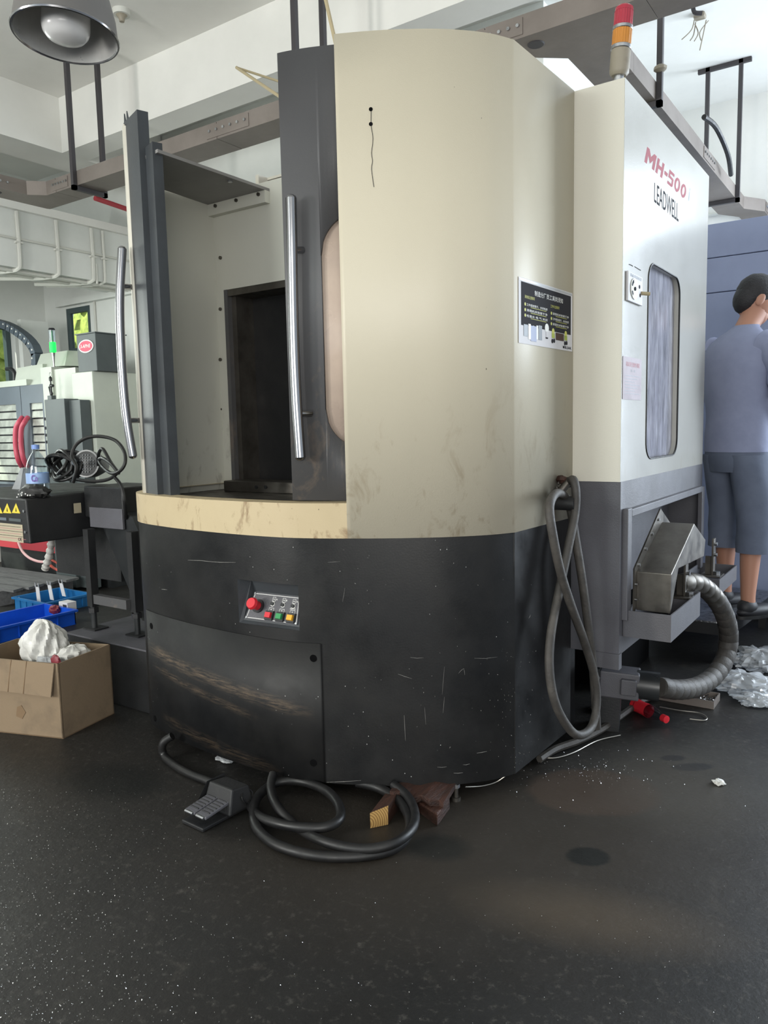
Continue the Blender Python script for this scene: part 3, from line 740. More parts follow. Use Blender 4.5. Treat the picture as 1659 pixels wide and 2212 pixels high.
# button plate lying on the sloping bed
ex = (b1-b0); up_l = (b0-d0); up_r = (b1-d1)
nrm_p = (d1-d0).cross(b0-d0).normalized()
if nrm_p.y > 0: nrm_p = -nrm_p
def bp(s, t, h=0): # s across, t up on the bed
    return (d0.lerp(d1, s)).lerp(b0.lerp(b1, s), t)+nrm_p*h
XD = (bp(1, .5)-bp(0, .5)).normalized(); YD = (bp(.5, 1)-bp(.5, 0)).normalized()
plate = obj('button_plate', MB().hexa([bp(.03, .05, .001), bp(.97, .05, .001), bp(.97, .96, .001), bp(.03, .96, .001)], [bp(.03, .05, .004), bp(.97, .05, .004), bp(.97, .96, .004), bp(.03, .96, .004)]), M['graphite'], mc, smooth=False)
fr = MB()
for (s0, t0, s1, t1) in ((.05, .09, .95, .09), (.05, .92, .95, .92), (.05, .09, .05, .92), (.95, .09, .95, .92)): fr.cyl(bp(s0, t0, .004), bp(s1, t1, .004), .0012, 6)
obj('border_line', fr, M['ink_white'], plate)
for s, t_ in ((.05, .92), (.95, .09), (.05, .09), (.95, .92)):
    obj('screw', MB().cyl(bp(s, t_, .003), bp(s, t_, .007), .004, 10), M['zinc'], plate)
# emergency stop
es = bp(.20, .50)
est = obj('emergency_stop', MB().cyl(es, es+nrm_p*.045, .016, 24).cyl(es+nrm_p*.030, es+nrm_p*.042, .014, 24, .022).cyl(es+nrm_p*.042, es+nrm_p*.052, .022, 24, .018), M['red'], plate)
obj('collar', MB().cyl(es+nrm_p*.003, es+nrm_p*.012, .024, 24), M['black_gloss'], est)
for s, nm, key in ((.46, 'red', 'A'), (.66, 'green_btn', 'B'), (.86, 'yellow_btn', 'A')):
    c = bp(s, .235)
    bz = MB()
    bz.hexa([c+XD*a*.017+YD*b*.017+nrm_p*.003 for a, b in ((-1, -1), (1, -1), (1, 1), (-1, 1))], [c+XD*a*.016+YD*b*.016+nrm_p*.012 for a, b in ((-1, -1), (1, -1), (1, 1), (-1, 1))])
    bo = obj('push_button', bz, M['black_gloss'], plate, smooth=False)
    bz = MB().hexa([c+XD*a*.012+YD*b*.010+nrm_p*.012 for a, b in ((-1, -1), (1, -1), (1, 1), (-1, 1))], [c+XD*a*.011+YD*b*.009+nrm_p*.021 for a, b in ((-1, -1), (1, -1), (1, 1), (-1, 1))])
    obj('lens', bz, M[nm], bo, smooth=False)
    k = bp(s, .63)
    ko = obj('indicator', MB().cyl(k+nrm_p*.003, k+nrm_p*.012, .0065, 14), M['black_gloss'], plate)
    obj('bezel', MB().lathe([(.0068, .003), (.009, .003), (.009, .006), (.0068, .006), (.0068, .003)], 16, Matrix.Translation(k) @ nrm_p.to_track_quat('Z', 'Y').to_matrix().to_4x4(), False), M['ink_white'], ko)
    mk = MB()
    for (cx, cy, w, h) in ((s+.005, .795, .007, .007), (s, .44, .011, .006)):
        q = bp(cx, cy, .0045)
        for (u0, v0, u1, v1) in ((-1, -1, 1, -1), (1, -1, 1, 1), (1, 1, -1, 1), (-1, 1, -1, -1)):
            mk.cyl(q+XD*u0*w*.9+YD*v0*h, q+XD*u1*w*.9+YD*v1*h, .0007, 5)
        mk.cyl(q-XD*.003, q+XD*.003, .0014, 6)
    put_text(mk, key, bp(s+.045, .765, .0045), XD, YD, h=.006)
    obj('symbol', mk, M['ink_white'], plate)
mk = MB(); put_text(mk, 'auto', bp(.80, .515, .0045), XD, YD, w=.024)
obj('symbol', mk, M['ink_white'], plate)

# cream sill in front of the door opening
s750, p750 = hit(750, py=1125)
s722, p722 = hit(740, py=700)
OUTC = offs(CUR, -.004)
INC = offs(CUR, .07)
sill = MB(); sp_, si_ = sub(OUTC, 8, s750), sub(INC, 8, s750)
n = len(sp_)
sill.sheet(sp_, ZK, ZS)
for i in range(min(n, len(si_))-1): sill.quad((sp_[i].x, sp_[i].y, ZS), (sp_[i+1].x, sp_[i+1].y, ZS), (si_[i+1].x, si_[i+1].y, ZS), (si_[i].x, si_[i].y, ZS))
obj('sill', sill, M['cream_sill'], mc)
# front panel: curved sheet, then the flat side return
fp = sub(OUTC, s750, END)
fm = MB().sheet(fp+[Vector((FLAT_END.x+.004, FLAT_END.y))], ZK, ZTOP)
front = obj('front_panel', fm, M['cream_front'], mc, solid=.012)
# seam line between sill and front panel, drilled holes and a dribble on the panel
for (px, py, r) in ((801, 236, .006), (801, 268, .006)):
    s, P = hit(px, OUTC, py); z = zof(px, py, P); i = min(int(s), END-1); td = (OUTC[i+1]-OUTC[i]).normalized(); nn = Vector((td.y, -td.x, 0)); o3 = Vector((P.x, P.y, z))
    obj('drill_hole', MB().cyl(o3-nn*.004, o3+nn*.001, r, 14), M['black_void'], front)
pts = []
for (px, py) in ((802, 240), (802, 270), (806, 300), (803, 330), (805, 348), (803, 366), (808, 404)):
    s, P = hit(px, OUTC, py); pts.append(Vector((P.x, P.y-.001, zof(px, py, P))))
obj('oil_dribble', MB().tube(crom(pts, 3), .0009, 5), M['ink'], front)
# left door jamb panel (cream) curving round to the far side
JP = offs(CUR, .022)
jl = hit(291, JP, 700)[0]
jm = MB().sheet(sub(JP, 0, jl), ZS-.05, 2.445)
obj('side_panel', jm, M['cream'], mc, solid=.006)
le = at_i(JP, jl); td_ = (at_i(JP, jl)-at_i(JP, jl-1)).normalized(); ni = Vector((-td_.y, td_.x))
obj('jamb_return', MB().quad((le.x, le.y, ZS), (le.x+ni.x*.03, le.y+ni.y*.03, ZS), (le.x+ni.x*.03, le.y+ni.y*.03, 2.44), (le.x, le.y, 2.44)), M['cream'], mc, solid=.002)

# ---- doors: right leaf half slid behind the front panel, left leaf pushed fully home
DIN = offs(CUR, .05)
sd0, pd0 = hit(619, DIN, 700); sd1 = s750+9
leaf_pts = sub(DIN, sd0, sd1)
zd1 = zof(600, 115, pd0)
# glass opening of the leaf: rounded, reaches behind the front panel
sw0, pw0 = hit(697, DIN, 700); zw1 = zof(735, 472, hit(735, DIN, 472)[1])+.02; zw0 = zof(745, 962, hit(745, DIN, 962)[1])-.01
sw1 = sd1-2
lf = MB(); cols = sorted(set([sd0, sd1, sw0, sw1]+[float(i) for i in range(int(sd0)+1, int(sd1)+1)]+[sw0+(sw1-sw0)*k/24 for k in range(25)]))
RW = .13
def arcd(s):   # distance along the glass width from its left edge, metres
    return (at_i(DIN, s)-at_i(DIN, sw0)).length
def wedge(s):
    d = arcd(s); h = RW-math.sqrt(max(0, RW*RW-(RW-d)**2)) if d < RW else 0
    return zw0+h, zw1-h
for s0, s1 in zip(cols, cols[1:]):
    a, b = at_i(DIN, s0), at_i(DIN, s1); m = (s0+s1)/2
    if sw0 < m < sw1:
        (l0, h0), (l1, h1) = wedge(s0), wedge(s1)
        lf.quad((a.x, a.y, ZS+.005), (b.x, b.y, ZS+.005), (b.x, b.y, l1), (a.x, a.y, l0))
        lf.quad((a.x, a.y, h0), (b.x, b.y, h1), (b.x, b.y, zd1), (a.x, a.y, zd1))
    else: lf.quad((a.x, a.y, ZS+.005), (b.x, b.y, ZS+.005), (b.x, b.y, zd1), (a.x, a.y, zd1))
door = obj('door', lf, M['charcoal'], mc, solid=.02)
gl_pts = sub(offs(CUR, .064), sw0-.5, sw1+.5)
obj('window_pane', MB().sheet(gl_pts, zw0-.02, zw1+.02), M['pane_beige'], door, solid=.004)
def handle(path, posts, par):
    h = obj('handle', MB().tube(crom(path, 6), .0175, 16), M['chrome'], par)
    obj('end_cap', MB().blob(path[0], (.0172, .0172, .012), 12, 6), M['chrome'], h)
    obj('end_cap', MB().blob(path[-1], (.0172, .0172, .012), 12, 6), M['chrome'], h)
    for a, b in posts: obj('standoff', MB().cyl(a, b, .011, 12), M['chrome'], h)
    return h
def onpoly(px, py, poly, lift):
    s, P = hit(px, poly, py); i = min(int(s), END-1); td = (poly[i+1]-poly[i]).normalized(); nn = Vector((td.y, -td.x))
    Q = P+nn*lift
    # keep the sight line: same bearing, nearer
    k = ray(px, py); bear = Vector((k.x, k.y)).normalized(); Q = bear*(Q.length)
    return Vector((Q.x, Q.y, zof(px, py, Q)))
hp = [onpoly(x, y, DIN, .05) for x, y in ((629, 428), (631, 520), (633, 640), (636, 760), (641, 870), (649, 988))]
posts = []
for (px, py, hx) in ((650, 540, 632), (668, 893, 643)):
    posts.append((onpoly(px+4, py, DIN, 0.0), onpoly(hx, py, DIN, .05)))
handle(hp, posts, door)
# left leaf: folded charcoal profile beside the cream jamb
PP = offs(CUR, .03)
sP0, pP0 = hit(288, PP, 700); sP1, pP1 = hit(340, PP, 700)
zp1 = zof(300, 278, pP0); zp2 = zof(316, 292, pP1)
tpd = (pP1-pP0).normalized(); npd = Vector((tpd.y, -tpd.x))
def pp(a, b): q = pP0+tpd*a+npd*b; return q
wP = (pP1-pP0).length
ld = MB()
for (a0, a1, b0_, b1_, zt) in ((-.004, .034, -.03, .002, zp1+.015), (.030, wP*.75, -.03, .012, zp1+.008), (wP*.72, wP+.012, -.05, -.012, 2.33)):
    q = [pp(a0, b0_), pp(a1, b0_), pp(a1, b1_), pp(a0, b1_)]
    ld.prism([(p.x, p.y, ZS-.004) for p in q], (0, 0, zt-ZS))
ldo = obj('door', ld, M['charcoal_clean'], mc, smooth=False)
ldo['label'] = 'folded charcoal door leaf on the left'
ear = MB()
for a in (.0, .03):
    q = pp(a, .0); r = pp(a+.022, .0); ear.prism([(q.x, q.y, zp1+.01), (r.x, r.y, zp1+.01), ((q.x*.75+r.x*.25), (q.y*.75+r.y*.25), zp1+.05)], (-npd.x*.004, -npd.y*.004, 0))
obj('torn_tab', ear, M['charcoal_clean'], ldo, smooth=False)
hb = [aD(x, y, pP0.length-.07) for x, y in ((264, 538), (259, 640), (261, 740), (268, 850), (276, 920), (287, 985))]
posts = [(aD(303, 622, pP0.length-.012), aD(262, 618, pP0.length-.07)), (aD(320, 908, pP0.length-.012), aD(275, 908, pP0.length-.07))]
handle(hb, posts, ldo)

# ---- loading chamber behind the door
XL, YI = -2.684, 2.557
inr = MB()
inr.box((XL-.02, 2.20, ZS-.03), (XL, YI, 2.29)).prism([(XL, 2.20, ZS-.03), (XL+.04, 2.10, ZS-.03), (XL+.055, 2.10, ZS-.03), (XL+.015, 2.20, ZS-.03)], (0, 0, 1.28))
obj('inner_side_wall', inr, M['inside'], mc, smooth=False)
dx0, dx1, dz0, dz1 = aY(497, 900, YI).x, -1.95, aY(560, 1040, YI).z, aY(550, 616, YI).z
bw = MB().box((XL, YI, ZS-.03), (dx0, YI+.02, 2.33)).box((dx0, YI, dz1), (dx1, YI+.02, 2.33)).box((dx1, YI, ZS-.03), (-1.35, YI+.02, 2.33)).box((dx0, YI, ZS-.03), (dx1, YI+.02, dz0))
obj('inner_back_wall', bw, M['inside'], mc, smooth=False)
# the pallet passage with worn frame and dark shutter
fw_ = MB().box((dx0, YI+.02, dz0), (dx0+.05, YI+.16, dz1)).box((dx0, YI-.003, dz1-.03), (dx1, YI+.16, dz1)).box((dx0, YI-.02, dz0-.03), (dx1, YI+.16, dz0))
obj('passage_frame', fw_, M['steel'], mc, smooth=False)
obj('edge_strip', MB().box((dx0, YI-.006, dz0), (dx0+.022, YI+.02, dz1)), M['charcoal'], mc, smooth=False)
obj('shutter', MB().box((dx0+.05, YI+.13, dz0), (dx1, YI+.15, dz1)), M['black'], mc, smooth=False)
lx0 = aY(483, 1050, YI-.12).x
obj('inner_ledge', MB().box((lx0, YI-.12, ZS-.03), (-1.5, YI-.02, aY(540, 1040, YI-.12).z)), M['steel'], mc, smooth=False, bev=.004)
obj('inner_floor', MB().prism([(p.x, p.y, ZS-.045) for p in sub(offs(CUR, .06), 36, END-6)]+[(-1.2, YI, ZS-.045), (XL, YI, ZS-.045)], (0, 0, .015)), M['steel'], mc, smooth=False)
# roof strip over the chamber
zcl = 2.285
cx1 = aY(582, 404, YI).x
obj('roof_strip', MB().prism([(p.x, p.y, zcl) for p in sub(offs(CUR, .05), 28, hit(470, offs(CUR, .05), 340)[0]) if p.x < cx1]+[(cx1, 1.96, zcl), (cx1, YI, zcl), (XL, YI, zcl)], (0, 0, .012)), M['roof_grey'], mc, smooth=False)
obj('roof_strip', MB().prism([(-2.62, 2.62, 2.335), (-1.4, 2.62, 2.335), (-1.4, 2.98, 2.42), (-2.62, 2.98, 2.42)], (0, 0, .012)), M['steel'], mc, smooth=False)
obj('flange', MB().box((XL, YI-.03, zcl-.05), (cx1, YI-.001, zcl)), M['inside'], mc, smooth=False)
def bolt(p, d, r=.008, par=None, mat='steel'):
    p = Vector(p); d = Vector(d); return obj('bolt', MB().cyl(p, p+d*.007, r, 8), M[mat], par or mc)
for px, py in ((466, 445), (511, 433), (559, 420)): q = aY(px, py, YI-.03); bolt(q, (0, -1, 0))
q = az(497, 390, zcl); bolt(q, (0, 0, -1), .010, mat='zinc')
for py in (557, 668, 777, 884, 988): q = aY(477, py, YI); bolt(q, (0, -1, 0), .008)
for px in (555, 575): q = aY(px, 1052, YI-.12); bolt(q, (0, -1, 0), .008, mat='black')

# ---- rear enclosure: step face and long side with a window
RX = -.879; RY0, RY1 = 2.805, 4.145; RZ = 1.0425
def plate_hole(y0, z0, y1, z1, hy0, hz0, hy1, hz1, r):
    """flat plate with a rounded-rectangle hole, in (y,z)"""
    hole = []
    for (cy, cz, a0) in ((hy1-r, hz1-r, 0), (hy0+r, hz1-r, 90), (hy0+r, hz0+r, 180), (hy1-r, hz0+r, 270)):
        for k in range(9):
            a = math.radians(a0+90*k/8); hole.append((cy+r*math.cos(a), cz+r*math.sin(a)))
    N_ = len(hole); outer = []
    corners = {4: (y1, z1), 13: (y0, z1), 22: (y0, z0), 31: (y1, z0)}
    keys = sorted(corners)
    for i in range(N_):
        if i in corners: outer.append(corners[i]); continue
        nx_ = [k for k in keys if k > i]; nb = nx_[0] if nx_ else keys[0]
        pv = [k for k in keys if k < i]; pb = pv[-1] if pv else keys[-1]
        span = (nb-pb) % N_; t = ((i-pb) % N_)/span
        a, b = corners[pb], corners[nb]; outer.append((a[0]+(b[0]-a[0])*t, a[1]+(b[1]-a[1])*t))
    return hole, outer
w0, w1 = aX(1400, 600, RX), aX(1467, 700, RX)
wy0, wy1, wz0, wz1 = w0.y, w1.y, 1.112, 1.885
hole, outer = plate_hole(RY0, RZ, RY1, ZTOP, wy0, wz0, wy1, wz1, .075)
sd = MB(); n = len(hole)
sd.add([(RX, y, z) for y, z in hole]+[(RX, y, z) for y, z in outer], [(i, (i+1) % n, n+(i+1) % n, n+i) for i in range(n)])
sd.add([(RX, y, z) for y, z in hole]+[(RX-.03, y, z) for y, z in hole], [(i, (i+1) % n, n+(i+1) % n, n+i) for i in range(n)])
side = obj('side_cover', sd, M['cream_side'], mc, smooth=True)
hs, _ = plate_hole(0, 0, 1, 1, wy0-.01, wz0-.01, wy1+.01, wz1+.01, .08)
obj('window_pane', MB().prism([(RX-.028, y, z) for y, z in hs], (.006, 0, 0)), M['pane'], side, smooth=False)
g = MB()
g.tube([(RX+.0005, y, z) for y, z in hole], .004, 6, True); obj('gasket', g, M['rubber'], side)
st = MB().box((-1.30, RY0, RZ), (RX-.0005, RY0+.012, ZTOP)).box((-2.6, RY1-.012, RZ), (RX-.0005, RY1, ZTOP)).box((-2.6, RY0+.012, ZTOP-.012), (RX-.0005, RY1-.012, ZTOP)).box((-2.6, YI+.2, RZ), (-2.58, RY1, ZTOP))
obj('rear_cover', st, M['cream'], mc, smooth=False)
# roof of the front drum
rf = [Vector((p.x, p.y, ZTOP-.03)) for p in sub(offs(CUR, .09), s750-1, END)]+[Vector((-1.09, 2.8, ZTOP-.03)), Vector((-1.9, 2.8, ZTOP-.03))]
obj('drum_roof', MB().prism(rf, (0, 0, .01)), M['cream'], mc, smooth=False)
# lower body
LBZ = .385
lb = MB().box((-2.5, RY0+.004, LBZ), (RX+.001, RY0+.016, RZ))
fy0, fy1, fz0, fz1 = 2.845, 4.10, .52, .925
lb.box((RX-.012, RY0+.016, LBZ), (RX+.001, fy0, RZ)).box((RX-.012, fy1, LBZ), (RX+.001, RY1, RZ)).box((RX-.012, fy0, fz1), (RX+.001, fy1, RZ)).box((RX-.012, fy0, LBZ), (RX+.001, fy1, fz0))
lb.box((-2.5, RY1-.012, LBZ), (RX-.012, RY1, RZ))
obj('lower_body', lb, M['graphite'], mc, smooth=False)
obj('lower_bracket', MB().box((-.97, RY0-.004, .33), (RX+.004, RY0+.03, .39)), M['graphite'], mc, smooth=False)
rw = MB().box((RX-.45, fy0, fz0), (RX-.44, fy1, fz1))
obj('recess_wall', MB().box((RX-.16, fy0, fz0-.02), (RX-.15, fy1, fz1+.02)), M['graphite'], mc, smooth=False)
for b in (((RX, 2.835, .515), (RX+.022, 2.885, .94)), ((RX, 4.06, .515), (RX+.022, 4.11, .93)), ((RX, 2.885, .905), (RX+.022, 4.06, .935))):
    obj('frame_bar', MB().box(*b), M['graphite'], mc, smooth=False, bev=.003)
# cast bed under everything, standing on the floor
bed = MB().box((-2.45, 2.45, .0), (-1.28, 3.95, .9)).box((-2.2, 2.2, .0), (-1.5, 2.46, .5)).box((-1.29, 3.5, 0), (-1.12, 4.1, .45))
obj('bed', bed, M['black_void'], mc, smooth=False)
obj('bed_foot', MB().box((-1.28, 2.82, .0), (-1.12, 3.0, .42)), M['black'], mc, smooth=False, bev=.004)
# levelling screw under the drum
q = az(985, 1728, 0)
ls = obj('levelling_foot', MB().cyl((q.x, q.y, 0), (q.x, q.y, .012), .016, 12).cyl((q.x, q.y, .012), (q.x, q.y, .07), .008, 10), M['steel'], mc)
obj('nut', MB().cyl((q.x, q.y, .045), (q.x, q.y, .058), .014, 6), M['zinc'], ls)

# ---- lettering on the side
yd = Vector((0, 0, 1)); xd = Vector((0, 1, 0))
tx = MB()

def glyph(ch, x, w):
    """heavy block letters on a unit-high grid"""
    b = .30*w if ch != 'M' else .24*w; q = []
    R_ = lambda x0, z0, x1, z1: q.append([(x0, z0), (x1, z0), (x1, z1), (x0, z1)])
    if ch == 'M':
        R_(0, 0, b, 1); R_(w-b, 0, w, 1)
        q.append([(b, 1), (b, .55), (w/2, .18), (w/2, .62)]); q.append([(w-b, 1), (w/2, .62), (w/2, .18), (w-b, .55)])
    elif ch == 'H': R_(0, 0, b, 1); R_(w-b, 0, w, 1); R_(b, .38, w-b, .62)
    elif ch == '-': R_(0, .38, w, .62)
    elif ch == '5':
        R_(0, .78, w, 1); R_(0, .45, b, .78); R_(b, .45, w*.8, .64); R_(0, 0, w*.8, .2)
        q.append([(w*.8, .64), (w*.8, .45), (w, .45), (w, .55)]); R_(w-b, .2, w, .45); q.append([(w*.8, 0), (w, .1), (w, .2), (w*.8, .2)])
    else:
        n_ = 20
        for k in range(n_):
            a0, a1 = 2*PI*k/n_, 2*PI*(k+1)/n_
            e = lambda a, s_: (w/2+(w/2-s_*b)*math.cos(a), .5+(.5-s_*.2)*math.sin(a))
            q.append([e(a0, 0), e(a1, 0), e(a1, 1), e(a0, 1)])
    for poly_ in q: tx.poly([Vector((RX+.0004, 3.05+(x+px_)*.0575+pz_*.035, 2.238+pz_*.064)) for px_, pz_ in poly_])
xx = 0
for ch, w in (('M', 2.3), ('H', 1.75), ('-', .85), ('5', 1.45), ('0', 1.6), ('0', 1.6)):
    glyph(ch, xx, w); xx += w+(.28 if ch != '-' else .2)
# cut the red lettering into fine horizontal stripes like the printed logo
def stripes(mb, z0, z1, pitch, duty):
    bm = bmesh.new(); vv = [bm.verts.new(v) for v in mb.v]
    for f_ in mb.f:
        try: bm.faces.new([vv[i] for i in f_])
        except ValueError: pass
    z = z0
    while z < z1:
        for c in (z, z+pitch*duty):
            bmesh.ops.bisect_plane(bm, geom=bm.verts[:]+bm.edges[:]+bm.faces[:], plane_co=(0, 0, c), plane_no=(0, 0, 1), dist=1e-6)
        z += pitch
    kill = [f_ for f_ in bm.faces if ((f_.calc_center_median().z-z0) % pitch) > pitch*duty]
    bmesh.ops.delete(bm, geom=kill, context='FACES')
    out = MB(); bm.verts.index_update(); out.add([v.co.copy() for v in bm.verts], [tuple(v.index for v in f_.verts) for f_ in bm.faces]); bm.free(); return out
tx = stripes(tx, 2.238, 2.303, .0058, .74)
obj('lettering', tx, M['ink_redder'], side, smooth=False, weld=False)['label'] = 'red striped lettering MH-500'
ti = MB(); put_text(ti, 'i', (RX+.0004, 3.735, 2.25), Vector((0, 1, 0)), Vector((0, .4, 1)), w=.018, h=.06)
obj('lettering', ti, M['lm_grey'], side, smooth=False)
tl = MB(); put_text(tl, 'leadwell', (RX+.0004, 3.19, 2.122), Vector((0, 1, 0)), Vector((0, 0, 1)), w=.38, h=.074)
obj('lettering', tl, M['ink'], side, smooth=False)['label'] = 'tall thin dark lettering LEADWELL'
# ================================================================== things on and beside the right side of the machine
# stack light on the roof corner
sb = Vector((-.926, 2.875, ZTOP))
tilt = (Vector((-.905, 2.875, 2.735))-sb).normalized()
SM = Matrix.Translation(sb) @ tilt.to_track_quat('Z', 'Y').to_matrix().to_4x4() @ Matrix.Diagonal((1.0, 1.0, .93, 1))
sl = thing('stack_light', 'red and amber signal tower on the roof corner of the machine', 'signal light', tuple(sb))
def lz(prof, n=28, cap=False): return MB().lathe(prof, n, SM, cap)
obj('stem', lz([(.017, 0), (.017, .055), (0, .055)]), M['zinc'], sl)
obj('body', lz([(.0, .042), (.026, .042), (.034, .052), (.0345, .06), (.0345, .125), (.033, .135), (0, .135)]), M['grey_plastic'], sl)
def ribbed(z0, z1, r):
    mb = MB(); n = 48; vs = []; 
    for z in (z0, z1):
        for k in range(n):
            rr = r*(1 if k % 2 else .965); p = SM @ Vector((rr*math.cos(2*PI*k/n), rr*math.sin(2*PI*k/n), z)); vs.append(p)
    mb.add(vs, [(k, (k+1) % n, n+(k+1) % n, n+k) for k in range(n)]+[tuple(range(n, 2*n)), tuple(reversed(range(n)))]); return mb
obj('clip_ring', lz([(.0345, .135), (.036, .137), (.036, .148), (.0345, .15)]), M['zinc'], sl)
obj('amber_lens', ribbed(.15, .205, .0335), M['amber_lens'], sl, smooth=False)
obj('clip_ring', lz([(.0335, .205), (.035, .207), (.035, .217), (.033, .219)]), M['zinc'], sl)
obj('red_lens', ribbed(.219, .27, .0325), M['red_lens'], sl, smooth=False)
obj('cap', lz([(.0325, .27), (.031, .283), (.024, .290), (0, .292)]), M['red_lens'], sl)

# poster on the flat return of the front panel
PXX = -1.066
def pw(s, t, h=0.0):      # s from front edge to back edge, t up
    y = 2.352+s*(2.787-2.352); x = CORN.x+(FLAT_END.x-CORN.x)*(y-CORN.y)/(FLAT_END.y-CORN.y)+.0055+h
    return Vector((x, y, 1.527+t*.212))
po = thing('poster', 'printed factory notice with dark chalkboard panel and cartoon drawings on cream panel', 'poster', tuple(pw(.5, 0)))
def pquad(s0, t0, s1, t1, h, name, mat, par=None):
    return obj(name, MB().hexa([pw(s0, t0, h), pw(s1, t0, h), pw(s1, t1, h), pw(s0, t1, h)], [pw(s0, t0, h+.0004), pw(s1, t0, h+.0004), pw(s1, t1, h+.0004), pw(s0, t1, h+.0004)]), mat, par or po, smooth=False)
sheet = pquad(0, 0, 1, 1, 0, 'sheet', M['paper'])
pquad(.04, .28, .965, .94, .0005, 'chalkboard', M['ink'], sheet)
P_X = (pw(1, 0)-pw(0, 0)).normalized(); P_Z = Vector((0, 0, 1))
def ptext(key, s, t, w, h, mat): 
    mb = MB(); put_text(mb, key, pw(s, t, .0012), P_X, P_Z, w=w*.435, h=h*.212); obj('lettering', mb, M[mat], sheet, smooth=False)
ptext('title', .27, .775, .53, .085, 'ink_white')
ptext('h1', .10, .70, .17, .05, 'ink_yellow'); ptext('h2', .56, .66, .17, .05, 'ink_yellow')
DISCS = []
for i, (a, b) in enumerate((('l1', 'l2'), ('l2', 'l1'), ('l3', 'l2'))):
    t_ = .59-i*.085
    ptext(a, .13, t_, .37, .04, 'ink_white'); ptext(b, .60, t_-.04, .32, .04, 'ink_white')
    DISCS += [(.105, t_+.02), (.575, t_-.02)]
    pquad(.2, t_-.018, .48, t_-.011, .0011, 'underline', M['ink_yellow'], sheet); pquad(.66, t_-.058, .88, t_-.051, .0011, 'underline', M['ink_yellow'], sheet)
ptext('logo', .84, .03, .14, .045, 'ink'); pquad(.805, .033, .83, .072, .0012, 'mark', M['ink'], sheet)
# drawings: a machine aisle, a signpost, two simple figures carrying a box
pquad(.16, .08, .20, .32, .0012, 'drawing', M['ink_white'], sheet); pquad(.30, .10, .33, .32, .0012, 'drawing', M['ink_white'], sheet)
pquad(.20, .06, .30, .30, .0012, 'drawing', M['cabinet'], sheet); pquad(.34, .10, .40, .33, .0012, 'drawing', M['lm_grey'], sheet); pquad(.08, .12, .15, .30, .0012, 'drawing', M['lm_grey'], sheet)
def disc(s, t, r, mat, nm='drawing'):
    mb = MB(); c = pw(s, t, .0014); mb.poly([c+P_X*(r*math.cos(2*PI*k/14))+P_Z*(r*math.sin(2*PI*k/14)) for k in range(14)]); obj(nm, mb, M[mat], sheet, smooth=False)
for s_, t_ in DISCS: disc(s_, t_, .0055, 'ink_yellow', 'bullet')
disc(.25, .24, .014, 'ink_white'); disc(.49, .31, .016, 'ink_white'); pquad(.475, .16, .505, .26, .0012, 'drawing', M['paper'], sheet); pquad(.47, .14, .51, .165, .0012, 'drawing', M['ink'], sheet)
pquad(.66, .15, .82, .27, .0013, 'drawing', M['wood_dark'], sheet)
for s in (.61, .86):
    disc(s, .28, .011, 'ink_yellow'); pquad(s-.025, .17, s+.03, .25, .0012, 'drawing', M['leaf'], sheet); disc(s-.015, .12, .008, 'ink'); disc(s+.02, .13, .008, 'ink')
obj('tape_strip', MB().hexa([pw(.01, .955, .0006), pw(.99, .955, .0006), pw(.99, .99, .0006), pw(.01, .99, .0006)], [pw(.01, .955, .001), pw(.99, .955, .001), pw(.99, .99, .001), pw(.01, .99, .001)]), M['bag_clear'], po, smooth=False)

# status dial plate with a pointer
dl = thing('status_dial', 'small white plate with round status dial on the cream side cover', 'dial', (RX+.003, 2.93, 1.70))
dp = obj('plate', MB().box((RX+.001, 2.84, 1.700), (RX+.010, 3.018, 1.805)), M['paper'], dl, smooth=False, bev=.002)
dc = Vector((RX+.010, 2.905, 1.748))
def dface(r0, r1, a0, a1, x, n=20):
    mb = MB()
    for k in range(n):
        t0 = a0+(a1-a0)*k/n; t1 = a0+(a1-a0)*(k+1)/n
        q = [Vector((x, dc.y+r*math.cos(t)*1.15, dc.z+r*math.sin(t))) for r, t in ((r0, t0), (r1, t0), (r1, t1), (r0, t1))]
        mb.quad(*q)
    return mb
dd = obj('disc', MB().lathe([(0, 0), (.038, 0), (.038, .004), (0, .004)], 28, Matrix.Translation(dc) @ Matrix.Rotation(PI/2, 4, 'Y'), False), M['lm_white'], dl)
obj('dial_mark', dface(.022, .034, 1.9, 2.9, dc.x+.0045), M['ink'], dd, smooth=False); obj('dial_mark', dface(.022, .034, 3.5, 4.1, dc.x+.0045), M['ink'], dd, smooth=False); obj('dial_mark', dface(.030, .0375, 0, 2*PI, dc.x+.0043, 32), M['ink_white'], dd, smooth=False)
obj('pivot', MB().cyl(dc+Vector((.004, 0, 0)), dc+Vector((.008, 0, 0)), .007, 12), M['ink'], dd)
obj('magnet', MB().cyl((RX+.010, 3.0, 1.745), (RX+.036, 3.02, 1.742), .007, 10), M['yellowed'], dl)
for y, z in ((2.985, 1.735), (2.975, 1.765)): obj('mark', MB().cyl((RX+.010, y, z), (RX+.0115, y, z), .007, 10), M['ink'], dl)
mb = MB(); put_text(mb, 'state', (RX+.0108, 2.86, 1.788), Vector((0, 1, 0)), Vector((0, 0, 1)), w=.14, h=.012); obj('lettering', mb, M['lm_grey'], dl, smooth=False)
# pencilled note above the dial
obj('scribble', MB().tube(crom([aX(x, y, RX+.001) for x, y in ((1359, 571), (1364, 573), (1367, 575))], 3), .0012, 5).tube([aX(1371, 576, RX+.001), aX(1384, 584, RX+.001)], .0012, 5), M['ink'], side)
